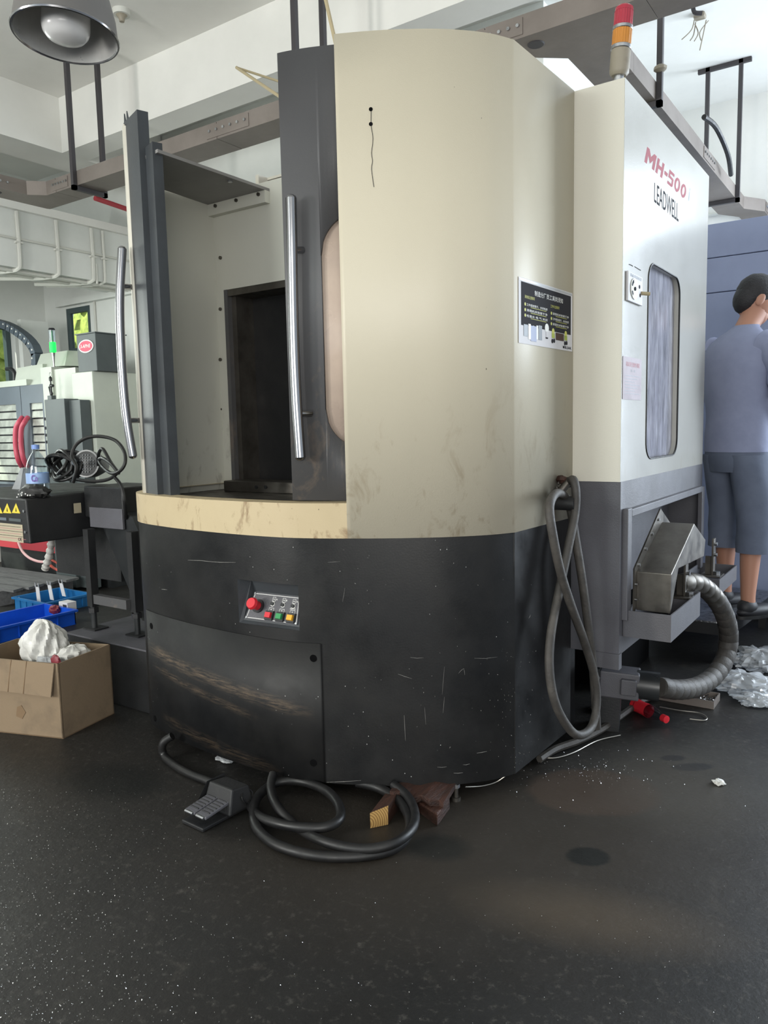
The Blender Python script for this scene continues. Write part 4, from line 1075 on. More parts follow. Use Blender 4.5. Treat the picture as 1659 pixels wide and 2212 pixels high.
# grubby paper notice under it
nt_ = thing('paper_notice', 'grubby mauve paper notice with red heading below the status dial', 'notice', (RX+.002, 2.93, 1.345))
ns = obj('sheet', MB().hexa([(RX+.0012, 2.815, 1.345), (RX+.0012, 3.046, 1.345), (RX+.0012, 3.046, 1.502), (RX+.0012, 2.815, 1.500)], [(RX+.0022, 2.815, 1.345), (RX+.0022, 3.046, 1.345), (RX+.0022, 3.046, 1.502), (RX+.0022, 2.815, 1.500)]), pm('mauve_paper', (178, 168, 174), .7, 0, (158, 148, 154), 9), nt_, smooth=False)
mb = MB(); put_text(mb, 'rules', (RX+.0026, 2.85, 1.466), Vector((0, 1, 0)), Vector((0, 0, 1)), w=.17, h=.018); obj('heading', mb, M['ink_red'], ns, smooth=False)
mb = MB(); put_text(mb, 'sub', (RX+.0026, 2.905, 1.447), Vector((0, 1, 0)), Vector((0, 0, 1)), w=.06, h=.010); obj('heading', mb, M['lm_grey'], ns, smooth=False)
for i in range(7):
    obj('text_line', MB().box((RX+.0023, 2.84, 1.432-i*.011), (RX+.0026, 3.02-.03*(i % 3), 1.434-i*.011)), M['lm_grey'], ns, smooth=False)

# peg that carries the hose
pg0 = aX(1196, 1086, -1.068); pg1 = aX(1222, 1090, -.985); pg1 = Vector((-.985, pg0.y+.0, pg0.z))
obj('hose_peg', MB().cyl(pg0, pg1, .026, 20), M['black'], mc)
# coolant hose hung in loops over the peg
hz_ = thing('coolant_hose', 'dusty grey coolant hose looped over a peg beside the machine side', 'hose', (-1.0, 2.6, 0))
loop = [(1228, 1045, -1.03), (1238, 1036, -1.0), (1244, 1062, -.985), (1242, 1110, -.985), (1228, 1180, -.99), (1207, 1280, -1.0), (1190, 1370, -1.0), (1187, 1450, -.99), (1200, 1520, -.975), (1228, 1572, -.955), (1252, 1588, -.94), (1278, 1570, -.935), (1289, 1520, -.935), (1284, 1460, -.94), (1262, 1385, -.95), (1238, 1320, -.96), (1212, 1240, -.965), (1195, 1160, -.97), (1187, 1100, -.985), (1195, 1072, -1.0), (1210, 1066, -1.02), (1230, 1090, -1.02), (1246, 1180, -.985), (1260, 1270, -.965), (1274, 1380, -.95), (1281, 1440, -.945)]
pts = [aX(a, b, x) for a, b, x in loop]
pts.append(Vector((pts[-1].x+.0, pts[-1].y+.05, .10)))
obj('hose', MB().tube(crom(pts, 5), .0155, 12), M['hose'], hz_)
v0 = aX(1212, 1060, -1.045); v1 = aX(1232, 1036, -1.02)
nz = obj('nozzle', MB().cyl(v0, v1, .015, 14), M['steel'], hz_)
obj('valve', MB().blob(aX(1213, 1036, -1.05), (.022, .018, .016), 8, 6, jit=.15, rng=random.Random(3)), M['wood_dark'], hz_)
cp = [aX(a, b, -1.055) for a, b in ((1199, 1066), (1204, 1054), (1207, 1044), (1211, 1034))]
for a in cp: obj('chain_link', MB().tube([a+Vector((0, .006*math.cos(k), .006*math.sin(k))) for k in [i*PI/4 for i in range(8)]], .002, 5, True), M['steel'], hz_)

# chip chute: folded steel hood on the side of the machine
ch = thing('chip_chute', 'folded bare steel chip chute hood bolted to the side opening', 'chute', (-.8, 3.15, .55))
def yz(px, py, x): q = aX(px, py, x); return (q.y, q.z)
Xi, Xo = -.855, -.725
prof = [yz(1450, 1330, Xo), yz(1450, 1241, Xo), yz(1500, 1131, Xo), yz(1524, 1166, Xo), yz(1521, 1202, Xo), yz(1466, 1228, Xo)]
prof[0] = (prof[1][0], .535)
hood = MB()
hood.prism([(Xi, y, z) for y, z in prof], (Xo-Xi, 0, 0))
obj('hood', hood, M['steel'], ch, smooth=False, bev=.003)
fl = MB(); fo = [(prof[0][0]-.03, .53), (prof[1][0]-.03, prof[1][1]+.015), (prof[2][0]-.03, prof[2][1]+.06), (prof[3][0]+.03, prof[3][1]+.02), (prof[4][0]+.03, prof[4][1]), (prof[5][0], prof[5][1]-.1)]
fl.prism([(Xi-.004, y, z) for y, z in fo], (.006, 0, 0)); flo = obj('flange', fl, M['steel'], ch, smooth=False)
for k in range(4):
    y = fo[1][0]+.015+(fo[2][0]-fo[1][0])*(k+.4)/4; z = fo[1][1]-.012+(fo[2][1]-fo[1][1])*(k+.4)/4
    obj('bolt', MB().cyl((Xi+.002, y, z), (Xi+.009, y, z), .006, 8), M['zinc'], flo)
for z in (.58, .64): obj('bolt', MB().cyl((Xi+.002, prof[0][0]-.015, z), (Xi+.009, prof[0][0]-.015, z), .005, 8), M['zinc'], flo)
# the open drip trays under the chute
def open_tray(name, x0, x1, y0, y1, z0, z1, mat, par=None, t=.005):
    mb = MB().box((x0, y0, z0), (x1, y1, z0+t)).box((x0, y0, z0+t), (x0+t, y1, z1)).box((x1-t, y0, z0+t), (x1, y1, z1)).box((x0+t, y0, z0+t), (x1-t, y0+t, z1)).box((x0+t, y1-t, z0+t), (x1-t, y1, z1))
    return obj(name, mb, mat, par, smooth=False)
ct = thing('chute_tray', 'deep open steel tray under the chip chute with upright bracket', 'tray', (-.79, 3.07, .45))
open_tray('pan', RX+.003, -.70, 2.85, 3.32, .45, .552, M['graphite'], ct)
def bracket(y, z0, h, par):
    x = -.745
    b = obj('bracket', MB().box((x-.004, y, z0), (x+.004, y+.045, z0+h)).box((x-.035, y+.018, z0), (x-.004, y+.026, z0+h*.5)), M['steel'], par, smooth=False)
    obj('foot', MB().box((x-.05, y-.03, z0-.006), (x+.04, y+.07, z0)), M['steel'], b, smooth=False)
    obj('hex_bolt', MB().cyl((x+.018, y+.02, z0), (x+.018, y+.02, z0+.016), .014, 6), M['zinc'], b)
    for k in (.55, .85): obj('nut', MB().cyl((x+.004, y+.022, z0+h*k), (x+.016, y+.022, z0+h*k), .009, 6), M['zinc'], b)
    return b
q = aX(1478, 1288, -.745)
obj('support', MB().box((-.80, q.y-.03, .455), (-.71, q.y+.09, q.z-.008)), M['graphite'], ct, smooth=False)
bracket(q.y, q.z, .17, ct)
ct2 = thing('chute_tray', 'far steel tray with upright bracket beside the standing person', 'tray', (-.79, 3.95, .45))
q2 = aX(1538, 1242, -.745)
open_tray('pan', RX+.003, -.70, q2.y-.06, q2.y+.36, .46, q2.z-.008, M['graphite'], ct2)
bracket(q2.y, q2.z, .17, ct2)

# segmented flexible conduit curving from under the chute down to the motor
fx = thing('flexible_conduit', 'thick segmented grey conduit arching from the chute down to the motor', 'conduit', (-.75, 3.2, .1))
path = [(1470, 1262, -.77), (1500, 1258, -.735), (1532, 1278, -.70), (1558, 1312, -.67), (1572, 1352, -.655), (1574, 1392, -.655), (1562, 1432, -.665), (1538, 1464, -.69), (1505, 1484, -.72), (1462, 1490, -.76), (1425, 1484, -.80)]
cp = crom([aX(a, b, x) for a, b, x in path], 8)
L_ = [0]
for a, b in zip(cp, cp[1:]): L_.append(L_[-1]+(b-a).length)
def along(d):
    for i in range(len(cp)-1):
        if L_[i+1] >= d: return cp[i].lerp(cp[i+1], (d-L_[i])/(L_[i+1]-L_[i]))
    return cp[-1]
NS = 24
for k in range(NS):
    a, b = along(L_[-1]*k/NS), along(L_[-1]*(k+1)/NS)
    e = (b-a)*.12
    obj('segment', MB().tube([a-e, a.lerp(b, .1), a.lerp(b, .9), b], [.0385, .0425, .041, .039], 16), M['hose'] if k > 5 else M['steel'], fx)
# motor on the floor side
mo = thing('conveyor_motor', 'dark grease-covered gear motor low under the machine side', 'motor', (-.95, 3.2, .03))
ma, mb_ = aX(1300, 1468, -1.02), cp[-1]
ax_ = (mb_-ma).normalized()
obj('body', MB().cyl(ma.lerp(mb_, .62), mb_+ax_*.0, .058, 24), M['black_gloss'], mo)
gm = MB(); ry = ax_.to_track_quat('X', 'Z').to_matrix().to_4x4()
GM = Matrix.Translation(ma.lerp(mb_, .35)) @ ry
obj('gearbox', MB().box((-.085, -.055, -.055), (.07, .055, .055), GM), M['graphite'], mo, smooth=False, bev=.006)
obj('mounting_plate', MB().box((-.11, -.07, -.065), (-.085, .07, .065), GM), M['black_gloss'], mo, smooth=False)
obj('terminal_box', MB().box((.0, -.075, -.03), (.06, -.05, .035), GM), M['graphite'], mo, smooth=False, bev=.004)
for z in (-.025, .03): obj('bolt', MB().cyl(GM @ Vector((-.09, -.07, z)), GM @ Vector((-.09, -.078, z)), .008, 8), M['zinc'], mo)
obj('stand', MB().box((-.11, -.05, -.30), (.0, .05, -.055), GM), M['black'], mo, smooth=False)
# floor drip tray with swarf
dt = thing('drip_tray', 'long shallow floor drip tray holding wet chips at its end', 'tray', (-.9, 3.54, 0))
open_tray('pan', -1.16, -.665, 3.47, 3.60, 0.001, .036, M['galv'], dt, .004)
sw = MB(); rng = random.Random(5)
for k in range(90):
    c = Vector((rng.uniform(-.74, -.675), rng.uniform(3.48, 3.59), .008+rng.random()*.016)); s = rng.uniform(.003, .007)
    d = [Vector((rng.gauss(0, 1), rng.gauss(0, 1), rng.gauss(0, 1))).normalized()*s for _ in range(4)]
    sw.add([c+x for x in d], [(0, 1, 2), (0, 2, 3), (0, 3, 1), (1, 3, 2)])
o = obj('swarf', sw, M['chip'], dt, smooth=False, weld=False); o['kind'] = 'stuff'

# red-capped bottle lying on the floor
bc, bd = az(1368, 1520, .03), az(1437, 1553, .03); axb = (bd-bc).normalized()
BMx = Matrix.Translation(bc) @ axb.to_track_quat('Z', 'Y').to_matrix().to_4x4(); Lb = (bd-bc).length
bt = thing('drink_bottle', 'crushed clear drink bottle with red label and red cap lying on floor', 'bottle', (bc.x, bc.y, 0))
obj('bottle_body', MB().lathe([(.0, 0), (.026, .004), (.029, .03), (.024, Lb*.3), (.029, Lb*.55), (.026, Lb*.70), (.014, Lb*.88), (.012, Lb*.94)], 18, BMx, False), M['pet'], bt)
obj('bottle_label', MB().lathe([(.0295, Lb*.05), (.0275, Lb*.28), (.0295, Lb*.50)], 18, BMx, False), M['red'], bt)
obj('bottle_cap', MB().lathe([(0, Lb*.92), (.016, Lb*.92), (.016, Lb*1.04), (0, Lb*1.05)], 16, BMx, False), M['red'], bt)

# crumpled film and bags
def crumple(c, r, seed, amp=.35, nu=26, nv=15, zmin=.001, pleat=0.0):
    rng = random.Random(seed); mb = MB(); vs = []; fs = []
    ph = [(rng.uniform(0, 6.3), rng.uniform(2, 5), rng.uniform(1, 4), rng.uniform(.3, 1)) for _ in range(7)]
    for j in range(nv+1):
        th = PI*j/nv
        for i in range(nu):
            a = 2*PI*i/nu; k = 1
            for (p, fa, fb, w) in ph: k += amp*.28*w*math.sin(fa*a+p+fb*th*2)*math.sin(th)
            k += rng.uniform(-amp, amp)*.45*max(0.0, math.sin(th))**.7
            if pleat: k += pleat*(abs(math.sin(4.5*a+2.2*math.sin(1.7*th)+ph[0][0]))-.6)*math.sin(th)+pleat*.6*math.sin(11*a+5*th+ph[1][0])*math.sin(th)+pleat*.5*math.sin(3*th*ph[2][3]*3+a*2)
            p = Vector((r[0]*k*math.sin(th)*math.cos(a), r[1]*k*math.sin(th)*math.sin(a), r[2]*k*math.cos(th)))+Vector(c)
            p.z = max(p.z, zmin+rng.random()*.004); vs.append(p)
    for j in range(nv):
        for i in range(nu):
            l = (i+1) % nu; fs.append((j*nu+i, (j+1)*nu+i, (j+1)*nu+l, j*nu+l))
    return mb.add(vs, fs)
def bag(name, px, py, r, seed, mat, label, cat='plastic bag', z=0.0, amp=.4, smooth=False):
    q = az(px, py, z)
    return tag(obj(name, crumple((q.x, q.y, q.z+r[2]*.6), r, seed, amp, 44 if smooth else 26, 24 if smooth else 15, zmin=z+.001, pleat=.18 if smooth else 0), M[mat], None, smooth=smooth), label, cat, 'discarded plastic film on the floor' if 'film' in name else None)
bag('plastic_film', 1600, 1490, (.14, .11, .05), 1, 'bag_clear', 'crumpled clear plastic film beside the end of the drip tray', 'plastic film', smooth=True, amp=.3)
bag('plastic_film', 1640, 1440, (.12, .14, .055), 2, 'bag_clear', 'heap of clear film at the right edge behind the conduit', 'plastic film', smooth=True, amp=.3)
bag('plastic_film', 1628, 1520, (.07, .06, .03), 3, 'bag_clear', 'small wad of clear film nearest us at the right edge', 'plastic film', smooth=True, amp=.3)
bag('paper_scrap', 1552, 1694, (.018, .016, .010), 4, 'bag_white', 'little crumpled white paper scrap on the floor at right', 'scrap')
bag('rag', 1300, 1535, (.05, .045, .02), 9, 'hose', 'oily grey rag under the hose loop', 'rag')
# thin bare wires on the floor
def wire(name, pix, r, mat, label, cat='wire', z=.006):
    pts = [az(p_[0], p_[1], z+(p_[2] if len(p_) > 2 else 0)) for p_ in pix]
    return tag(obj(name, MB().tube(crom(pts, 6), r, 6), M[mat], None), label, cat)
wire('steel_wire', [(1425, 1527), (1470, 1535), (1510, 1540), (1527, 1550), (1520, 1556), (1490, 1553)], .0025, 'wire', 'thin curled steel wire on the floor by the red-capped bottle')
wire('steel_wire', [(1005, 1700, .02), (1040, 1698), (1070, 1690), (1092, 1676, .02)], .0022, 'wire', 'thin bright wire poking out under the black skirt')
wire('steel_wire', [(1165, 1636), (1200, 1637), (1240, 1625), (1290, 1600), (1340, 1588)], .0025, 'wire', 'thin wire trailing from skirt corner across the floor')
wire('floor_hose', [(1165, 1640, .01), (1200, 1618, .01), (1250, 1600, .012), (1300, 1575, .012), (1350, 1540, .012), (1385, 1515, .012), (1420, 1500, .02)], .014, 'hose', 'grubby hose lying on the floor below the hanging hose loops', 'hose', .012)
wire('loose_cable', [(1343, 1478, .12), (1338, 1510, .03), (1333, 1535, .004), (1338, 1550)], .004, 'yellowed', 'frayed pale cable hanging from the motor to the floor', 'cable')

# platform the person stands on
pf = thing('operator_platform', 'low steel platform with worn checker plate behind the machine', 'platform', (-1.0, 4.75, 0))
pe = az(1577, 1347, .22); pe2 = az(1657, 1290, .22)
pg = [(-1.35, pe.y), (pe.x, pe.y), (pe2.x, pe2.y), (pe2.x, 5.1), (-1.35, 5.1)]
obj('checker_plate', MB().prism([(x, y, .212) for x, y in pg], (0, 0, .008)), M['checker'], pf, smooth=False)
obj('frame', MB().prism([(x, y, .15) for x, y in pg], (0, 0, .062)), M['black'], pf, smooth=False)
for (x, y) in ((-1.3, pe.y+.04), (pe.x-.04, pe.y+.04), (pe2.x-.04, 5.05), (-1.3, 5.05)): obj('leg', MB().box((x-.02, y-.02, 0), (x+.02, y+.02, .15)), M['black'], pf, smooth=False)
for k in range(26):   # raised treads near the edge
    u_ = random.Random(k).uniform(.05, .95); q = Vector((pe.x, pe.y)).lerp(Vector((pe2.x, pe2.y)), u_)+Vector((-.02-.12*random.Random(k+99).random(), 0))
    obj('tread', MB().box((q.x-.012, q.y-.003, .22), (q.x+.012, q.y+.003, .2225)), M['checker'], pf, smooth=False)

# machine cabinet behind the person, backlight haze mixed into its slate blue
cbY = 5.25
cb = thing('machine_cabinet', 'tall machine cabinet in haze-lightened slate blue behind the standing person', 'cabinet', (-.7, 5.5, 0))
ctop = aY(1595, 475, cbY).z; cx0 = aY(1500, 475, cbY).x; zs1 = aY(1595, 549, cbY).z; zs2 = aY(1540, 632, cbY).z
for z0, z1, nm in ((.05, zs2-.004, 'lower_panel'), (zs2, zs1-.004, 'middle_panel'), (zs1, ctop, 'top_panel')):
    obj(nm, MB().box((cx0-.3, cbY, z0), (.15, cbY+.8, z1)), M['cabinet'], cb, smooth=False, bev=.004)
obj('plinth', MB().box((cx0-.28, cbY+.02, 0), (.13, cbY+.78, .05)), M['black'], cb, smooth=False)
# black bin at the right edge
bq = az(1760, 1425, 0)
wb = thing('waste_bin', 'dark waste bin at the right edge beyond the conduit', 'bin', (bq.x, bq.y, 0))
obj('shell', MB().lathe([(.10, .003), (.135, .26), (.14, .265), (.132, .265), (.098, .01)], 24, Matrix.Translation((bq.x+.02, bq.y+.05, 0)), False), M['black'], wb)
obj('base', MB().lathe([(0, .004), (.099, .004), (.099, .01), (0, .01)], 24, Matrix.Translation((bq.x+.02, bq.y+.05, 0)), False), M['black'], wb)
# ================================================================== left side: the second machine in the background
YD = 3.75
def W(px, py, dy=0.0): return aY(px, py, YD+dy)
XR = W(205, 900).x                    # right end of its cabinet
lm = thing('vertical_mill', 'pale machining center with grey louvred doors and red handles at far left', 'machine', (-6.2, 4.0, 0))
zb = W(141, 1200).z; zr = W(100, 1170).z; zd0 = W(20, 1046).z; zd1 = W(50, 833).z
xl = -7.05
xd_m = W(50, 930).x; xd_r = W(99, 930).x
obj('base', MB().box((xl, YD+.06, 0), (XR, YD+.68, zb)), M['black_gloss'], lm, smooth=False)
obj('red_band', MB().box((xl, YD+.03, zb), (W(141, 1195).x, YD+.68, zr)), M['red_stripe'], lm, smooth=False)
obj('white_apron', MB().box((W(141, 1195).x, YD+.03, zb), (XR, YD+.68, W(160, 1160).z)), M['lm_white'], lm, smooth=False)
obj('body', MB().box((xl, YD+.05, zr), (xd_r+.1, YD+.68, zd1)), M['lm_grey'], lm, smooth=False)
def louvre_door(x0, x1, wx0, wx1, nsl):
    zt, zb_ = W(50, 872).z, zd0+.02
    d = obj('door', MB().box((x0, YD, zd0), (wx0, YD+.04, zd1)).box((wx1, YD, zd0), (x1, YD+.04, zd1)).box((wx0, YD, zt), (wx1, YD+.04, zd1)).box((wx0, YD, zd0), (wx1, YD+.04, zb_)), M['lm_grey'], lm, smooth=False)
    obj('pane', MB().box((wx0, YD+.028, zb_), (wx1, YD+.032, zt)), M['black'], d, smooth=False)
    for i in range(nsl):
        z1 = zt-(zt-zb_)*i/nsl; h = (zt-zb_)/nsl
        obj('slat', MB().hexa([(wx0, YD+.012, z1-h*.80), (wx1, YD+.012, z1-h*.80), (wx1, YD+.022, z1-h*.80), (wx0, YD+.022, z1-h*.80)], [(wx0, YD+.018, z1), (wx1, YD+.018, z1), (wx1, YD+.026, z1), (wx0, YD+.026, z1)]), M['slat'], d, smooth=False)
    return d
dL = louvre_door(xl, xd_m-.004, xl+.12, W(38, 930).x, 10)
dR = louvre_door(xd_m+.004, xd_r, W(68, 930).x, W(97, 930).x-.01, 10)
for dpx, dd_ in ((0, dL), (12, dR)):
    pts = [W(48+dpx, 902, -.02), W(41+dpx, 912, -.07), W(34+dpx, 928, -.09), W(34+dpx, 965, -.09), W(39+dpx, 992, -.08), W(47+dpx, 1008, -.02)]
    obj('handle', MB().tube(crom(pts, 4), .021, 10), M['pink_handle'], dd_)
# stepped top covers
obj('top_rail', MB().box((xl, YD-.01, zd1), (W(60, 835).x, YD+.3, W(0, 825).z)), M['lm_white'], lm, smooth=False)
a, b, c, d = W(30, 836, .02), W(92, 829, .02), W(92, 786, .12), W(37, 795, .12)
obj('top_cover', MB().hexa([a, b, b+Vector((0, .5, 0)), a+Vector((0, .5, 0))], [d, c, c+Vector((0, .4, 0)), d+Vector((0, .4, 0))]), M['lm_white'], lm, smooth=False)
a, b, c, d = W(77, 795, .14), W(140, 790, .14), W(146, 757, .24), W(88, 765, .24)
obj('top_cover', MB().hexa([a, b, b+Vector((.2, .42, 0)), a+Vector((0, .42, 0))], [d, c, c+Vector((.12, .32, 0)), d+Vector((0, .32, 0))]), M['lm_white'], lm, smooth=False)
obj('column', MB().box((W(89, 830).x, YD+.001, W(100, 1000).z), (W(113, 830).x, YD+.3, W(100, 793).z)), M['lm_white'], lm, smooth=False)
obj('column', MB().box((W(113, 830).x, YD+.02, W(130, 1040).z), (W(160, 830).x, YD+.5, W(130, 796).z)), M['lm_white'], lm, smooth=False)
obj('side_cabinet', MB().box((W(160, 900).x, YD, zb), (XR, YD+.45, W(204, 801).z)), M['lm_white'], lm, smooth=False, bev=.006)
obj('blue_skirt', MB().box((W(160, 900).x-.002, YD-.002, W(210, 1130).z), (XR+.004, YD+.452, W(210, 1060).z)), M['lm_blue'], lm, smooth=False)
obj('pipe_boot', MB().box((W(9, 800).x, YD+.12, zd1), (W(22, 800).x, YD+.2, W(15, 796).z)).tube(crom([W(14, 797, .14), W(24, 797, .14), W(31, 806, .14), W(32, 826, .14)], 4), .018, 8), M['black_gloss'], lm, smooth=False)
# tall spindle column cover behind
obj('spindle_column', MB().box((xl-.05, YD+.42, zd1), (W(48, 740, .42).x, YD+.70, W(30, 692, .42).z)), M['wall_grey'], lm, smooth=False)
# cable chain arching over the top
cc = crom([W(-25, 694, .2), W(5, 702, .2), (W(32, 717, .2)), W(56, 737, .2), W(70, 760, .2), W(72, 785, .2), W(70, 800, .2)], 10)
Lc = [0]
for p_, q_ in zip(cc, cc[1:]): Lc.append(Lc[-1]+(q_-p_).length)
def cal(d):
    for i in range(len(cc)-1):
        if Lc[i+1] >= d: return cc[i].lerp(cc[i+1], (d-Lc[i])/(Lc[i+1]-Lc[i]))
    return cc[-1]
chn = thing('cable_chain', 'grey energy chain arching over the top of the far left machine', 'cable chain', tuple(W(40, 800, .2)))
for k in range(13):
    p_, q_ = cal(Lc[-1]*k/13), cal(Lc[-1]*(k+1)/13); t_ = (q_-p_).normalized(); u_ = Vector((0, 1, 0)).cross(t_).normalized()
    hw = .033
    lk = obj('link', MB().hexa([p_-t_*.004-u_*hw, q_+t_*.004-u_*hw, q_+t_*.004+u_*hw, p_-t_*.004+u_*hw], [x+Vector((0, .08, 0)) for x in (p_-t_*.004-u_*hw, q_+t_*.004-u_*hw, q_+t_*.004+u_*hw, p_-t_*.004+u_*hw)]), M['chain'], chn, smooth=False)
    mid = p_.lerp(q_, .5)
    e_ = u_ if u_.z > 0 else -u_
    obj('pin', MB().cyl(mid+e_*.012, mid+e_*.012-Vector((0, .006, 0)), .008, 10), M['ink_white'], lk)
# green lit signal light
gp0 = W(117, 793, .06); gl_ = thing('stack_light', 'slim signal light glowing green on the far left machine', 'signal light', tuple(gp0))
TM = Matrix.Translation(gp0)
obj('stem', MB().lathe([(.028, 0), (.028, .004), (.006, .006), (.012, .09), (.016, .12), (0, .12)], 16, TM, False), M['chrome'], gl_)
obj('lit_lens', MB().lathe([(.016, .12), (.026, .125), (.026, .205), (0, .205)], 20, TM, False), glow('lit_green_lens', (16, 215, 60), 2.5), gl_)
obj('clear_lens', MB().lathe([(.026, .206), (.026, .305), (0, .31)], 20, TM, False), M['pet'], gl_)
obj('core', MB().cyl(gp0+Vector((0, 0, .206)), gp0+Vector((0, 0, .30)), .009, 10), M['green_btn'], gl_)
obj('cap', MB().lathe([(.026, .306), (.027, .312), (.02, .322), (0, .324)], 20, TM, False), M['ink'], gl_)
# dark cooling unit with oval sign
x0, x1 = W(167, 760, .02).x, W(208, 760, .02).x; z0, z1 = W(208, 801, .02).z, W(208, 718, .02).z
ou = thing('electric_cabinet', 'dark grey box with red oval sign on top of the far left machine', 'box', (x0/2+x1/2, YD+.2, z0))
ob = obj('case', MB().box((x0, YD+.02, z0), (x1, YD+.30, z1)), M['lm_dgrey'], ou, smooth=False, bev=.004)
obj('lid', MB().box((x0-.008, YD+.012, z1), (x1+.008, YD+.31, z1+.008)), M['lm_dgrey'], ou, smooth=False)
oc = W(186, 748, .018)
def oval(rx, rz, y, th): return MB().prism([(oc.x+rx*math.cos(2*PI*k/28), y, oc.z+rz*math.sin(2*PI*k/28)) for k in range(28)], (0, -th, 0))
o1 = obj('oval_sign', oval(.098, .052, YD+.02, .006), M['ink_white'], ou, smooth=False)
obj('sign_face', oval(.086, .042, YD+.014, .001), pm('sign_red', (214, 66, 98), .5), o1, smooth=False)
mb = MB(); put_text(mb, 'oval', (oc.x-.07, YD+.012, oc.z-.013), Vector((1, 0, 0)), Vector((.2, 0, 1)), w=.13, h=.028); obj('sign_lettering', mb, M['ink_white'], o1, smooth=False)
# grey control cabinet standing before it
gc = thing('control_cabinet', 'plain dark grey control cabinet beside the louvred doors', 'cabinet', (W(120, 900).x, YD-.1, 0))
gx0, gx1 = aY(98, 900, YD-.14).x, aY(141, 900, YD-.14).x; gz1 = aY(120, 862, YD-.14).z
obj('case', MB().box((gx0, YD-.14, .02), (gx1, YD-.012, gz1)), M['lm_dgrey'], gc, smooth=False, bev=.004)
obj('side_case', MB().box((gx1+.002, YD-.10, .02), (W(160, 900).x+.24, YD-.012, gz1-.015)), M['lm_dgrey'], gc, smooth=False)
for py in (905, 925, 940, 955):
    q = aY(95, py, YD-.14); obj('hinge', MB().box((gx0-.022, YD-.14, q.z-.012), (gx0, YD-.11, q.z+.012)), M['ink'], gc, smooth=False)
# air fittings on the cabinet top
q = Vector((aY(107, 860, YD-.1).x, YD-.08, gz1))
af = thing('air_fitting', 'little stack of dark air fittings on the grey control cabinet', 'fitting', tuple(q))
obj('block', MB().box((q.x-.028, q.y-.02, q.z), (q.x+.028, q.y+.02, q.z+.035)), M['lm_dgrey'], af, smooth=False)
obj('valve', MB().lathe([(.008, .035), (.014, .05), (.008, .07), (.008, .10), (.014, .105), (.014, .12), (.006, .13), (.006, .15), (.013, .155), (.013, .18), (.005, .19), (0, .19)], 12, Matrix.Translation(q), False), M['black_gloss'], af)
obj('valve_knob', MB().cyl(q+Vector((.0, -.004, .112)), q+Vector((.035, -.004, .114)), .012, 10).cyl(q+Vector((-.03, 0, .108)), q, .006, 8), M['black_gloss'], af)
obj('split_ring', MB().tube([q+Vector((.014*math.cos(a_), 0, .205+.016*math.sin(a_))) for a_ in [k*PI/6 for k in range(12)]], .002, 6, True), M['zinc'], af)

# ================================================================== chip conveyor in front of it
CY = 2.0; CXR = -3.43
cv = thing('chip_conveyor', 'black chip conveyor head with warning labels and support legs', 'conveyor', (-3.5, 2.25, .3))
zc1, zc0 = aY(40, 1078, CY).z, aY(40, 1172, CY).z
hb_ = MB().hexa([(-4.3, CY, zc0), (CXR, CY, zc0), (CXR, CY+.34, zc0), (-4.3, CY+.34, zc0)], [(-4.3, CY, zc1), (CXR-.012, CY, zc1), (CXR-.012, CY+.34, zc1+.01), (-4.3, CY+.34, zc1+.01)])
head = obj('head_box', hb_, M['black'], cv, smooth=False, bev=.006)
for py in (1105, 1150): q = aY(64, py, CY); obj('bolt', MB().cyl((CXR-.03, CY, q.z), (CXR-.03, CY-.006, q.z), .007, 8), M['zinc'], head)
obj('top_plate', MB().box((-4.3, CY+.34, zc1-.11), (CXR+.02, CY+.75, zc1+.01)), M['black'], cv, smooth=False)
g0, g1 = aY(135, 1130, 2.34), aY(278, 1052, 2.34)
obj('gearbox', MB().box((CXR+.002, 2.30, .845), (g1.x, 2.56, g1.z)), M['black'], cv, smooth=False, bev=.006)
obj('gear_flange', MB().box((CXR+.06, 2.285, .80), (g1.x+.01, 2.30, .90)), M['graphite'], cv, smooth=False, bev=.003)
obj('name_plate', MB().box((CXR+.001, 2.24, .87), (CXR+.003, 2.28, .92)), M['label_beige'], head, smooth=False)
# belt shroud: rounded top, tapering down to the right
sh = [(-3.30, .81), (-3.27, .86), (-3.21, .885), (-3.13, .885), (-3.06, .86), (-3.02, .80), (-2.90, .36), (-3.03, .36)]
obj('shroud', MB().prism([(x, 2.305, z) for x, z in sh], (0, .16, 0)), M['black_gloss'], cv, smooth=True)
obj('lower_body', MB().box((-3.9, 2.42, .5), (CXR+.1, 2.7, .8)), M['black'], cv, smooth=False)
BZ = .30
for (px, py, topz) in ((205, 1358, .80), (298, 1372, .80)):
    q = az(px, py, BZ)
    lg = obj('leg', MB().box((q.x-.022, q.y-.018, .415), (q.x+.018, q.y+.022, topz)), M['black'], cv, smooth=False)
    obj('stud', MB().cyl((q.x, q.y, BZ+.006), (q.x, q.y, .43), .014, 12), M['black_gloss'], lg)
    obj('nut', MB().cyl((q.x, q.y, .385), (q.x, q.y, .408), .026, 6), M['black'], lg)
    obj('foot_plate', MB().box((q.x-.05, q.y-.035, BZ+.001), (q.x+.05, q.y+.045, BZ+.007)), M['black'], lg, smooth=False)
q0, q1 = az(205, 1358, BZ), az(298, 1372, BZ)
obj('cross_bar', MB().box((q0.x+.018, q0.y-.01, .43), (q1.x-.02, q0.y+.02, .475)), M['charcoal'], cv, smooth=False)
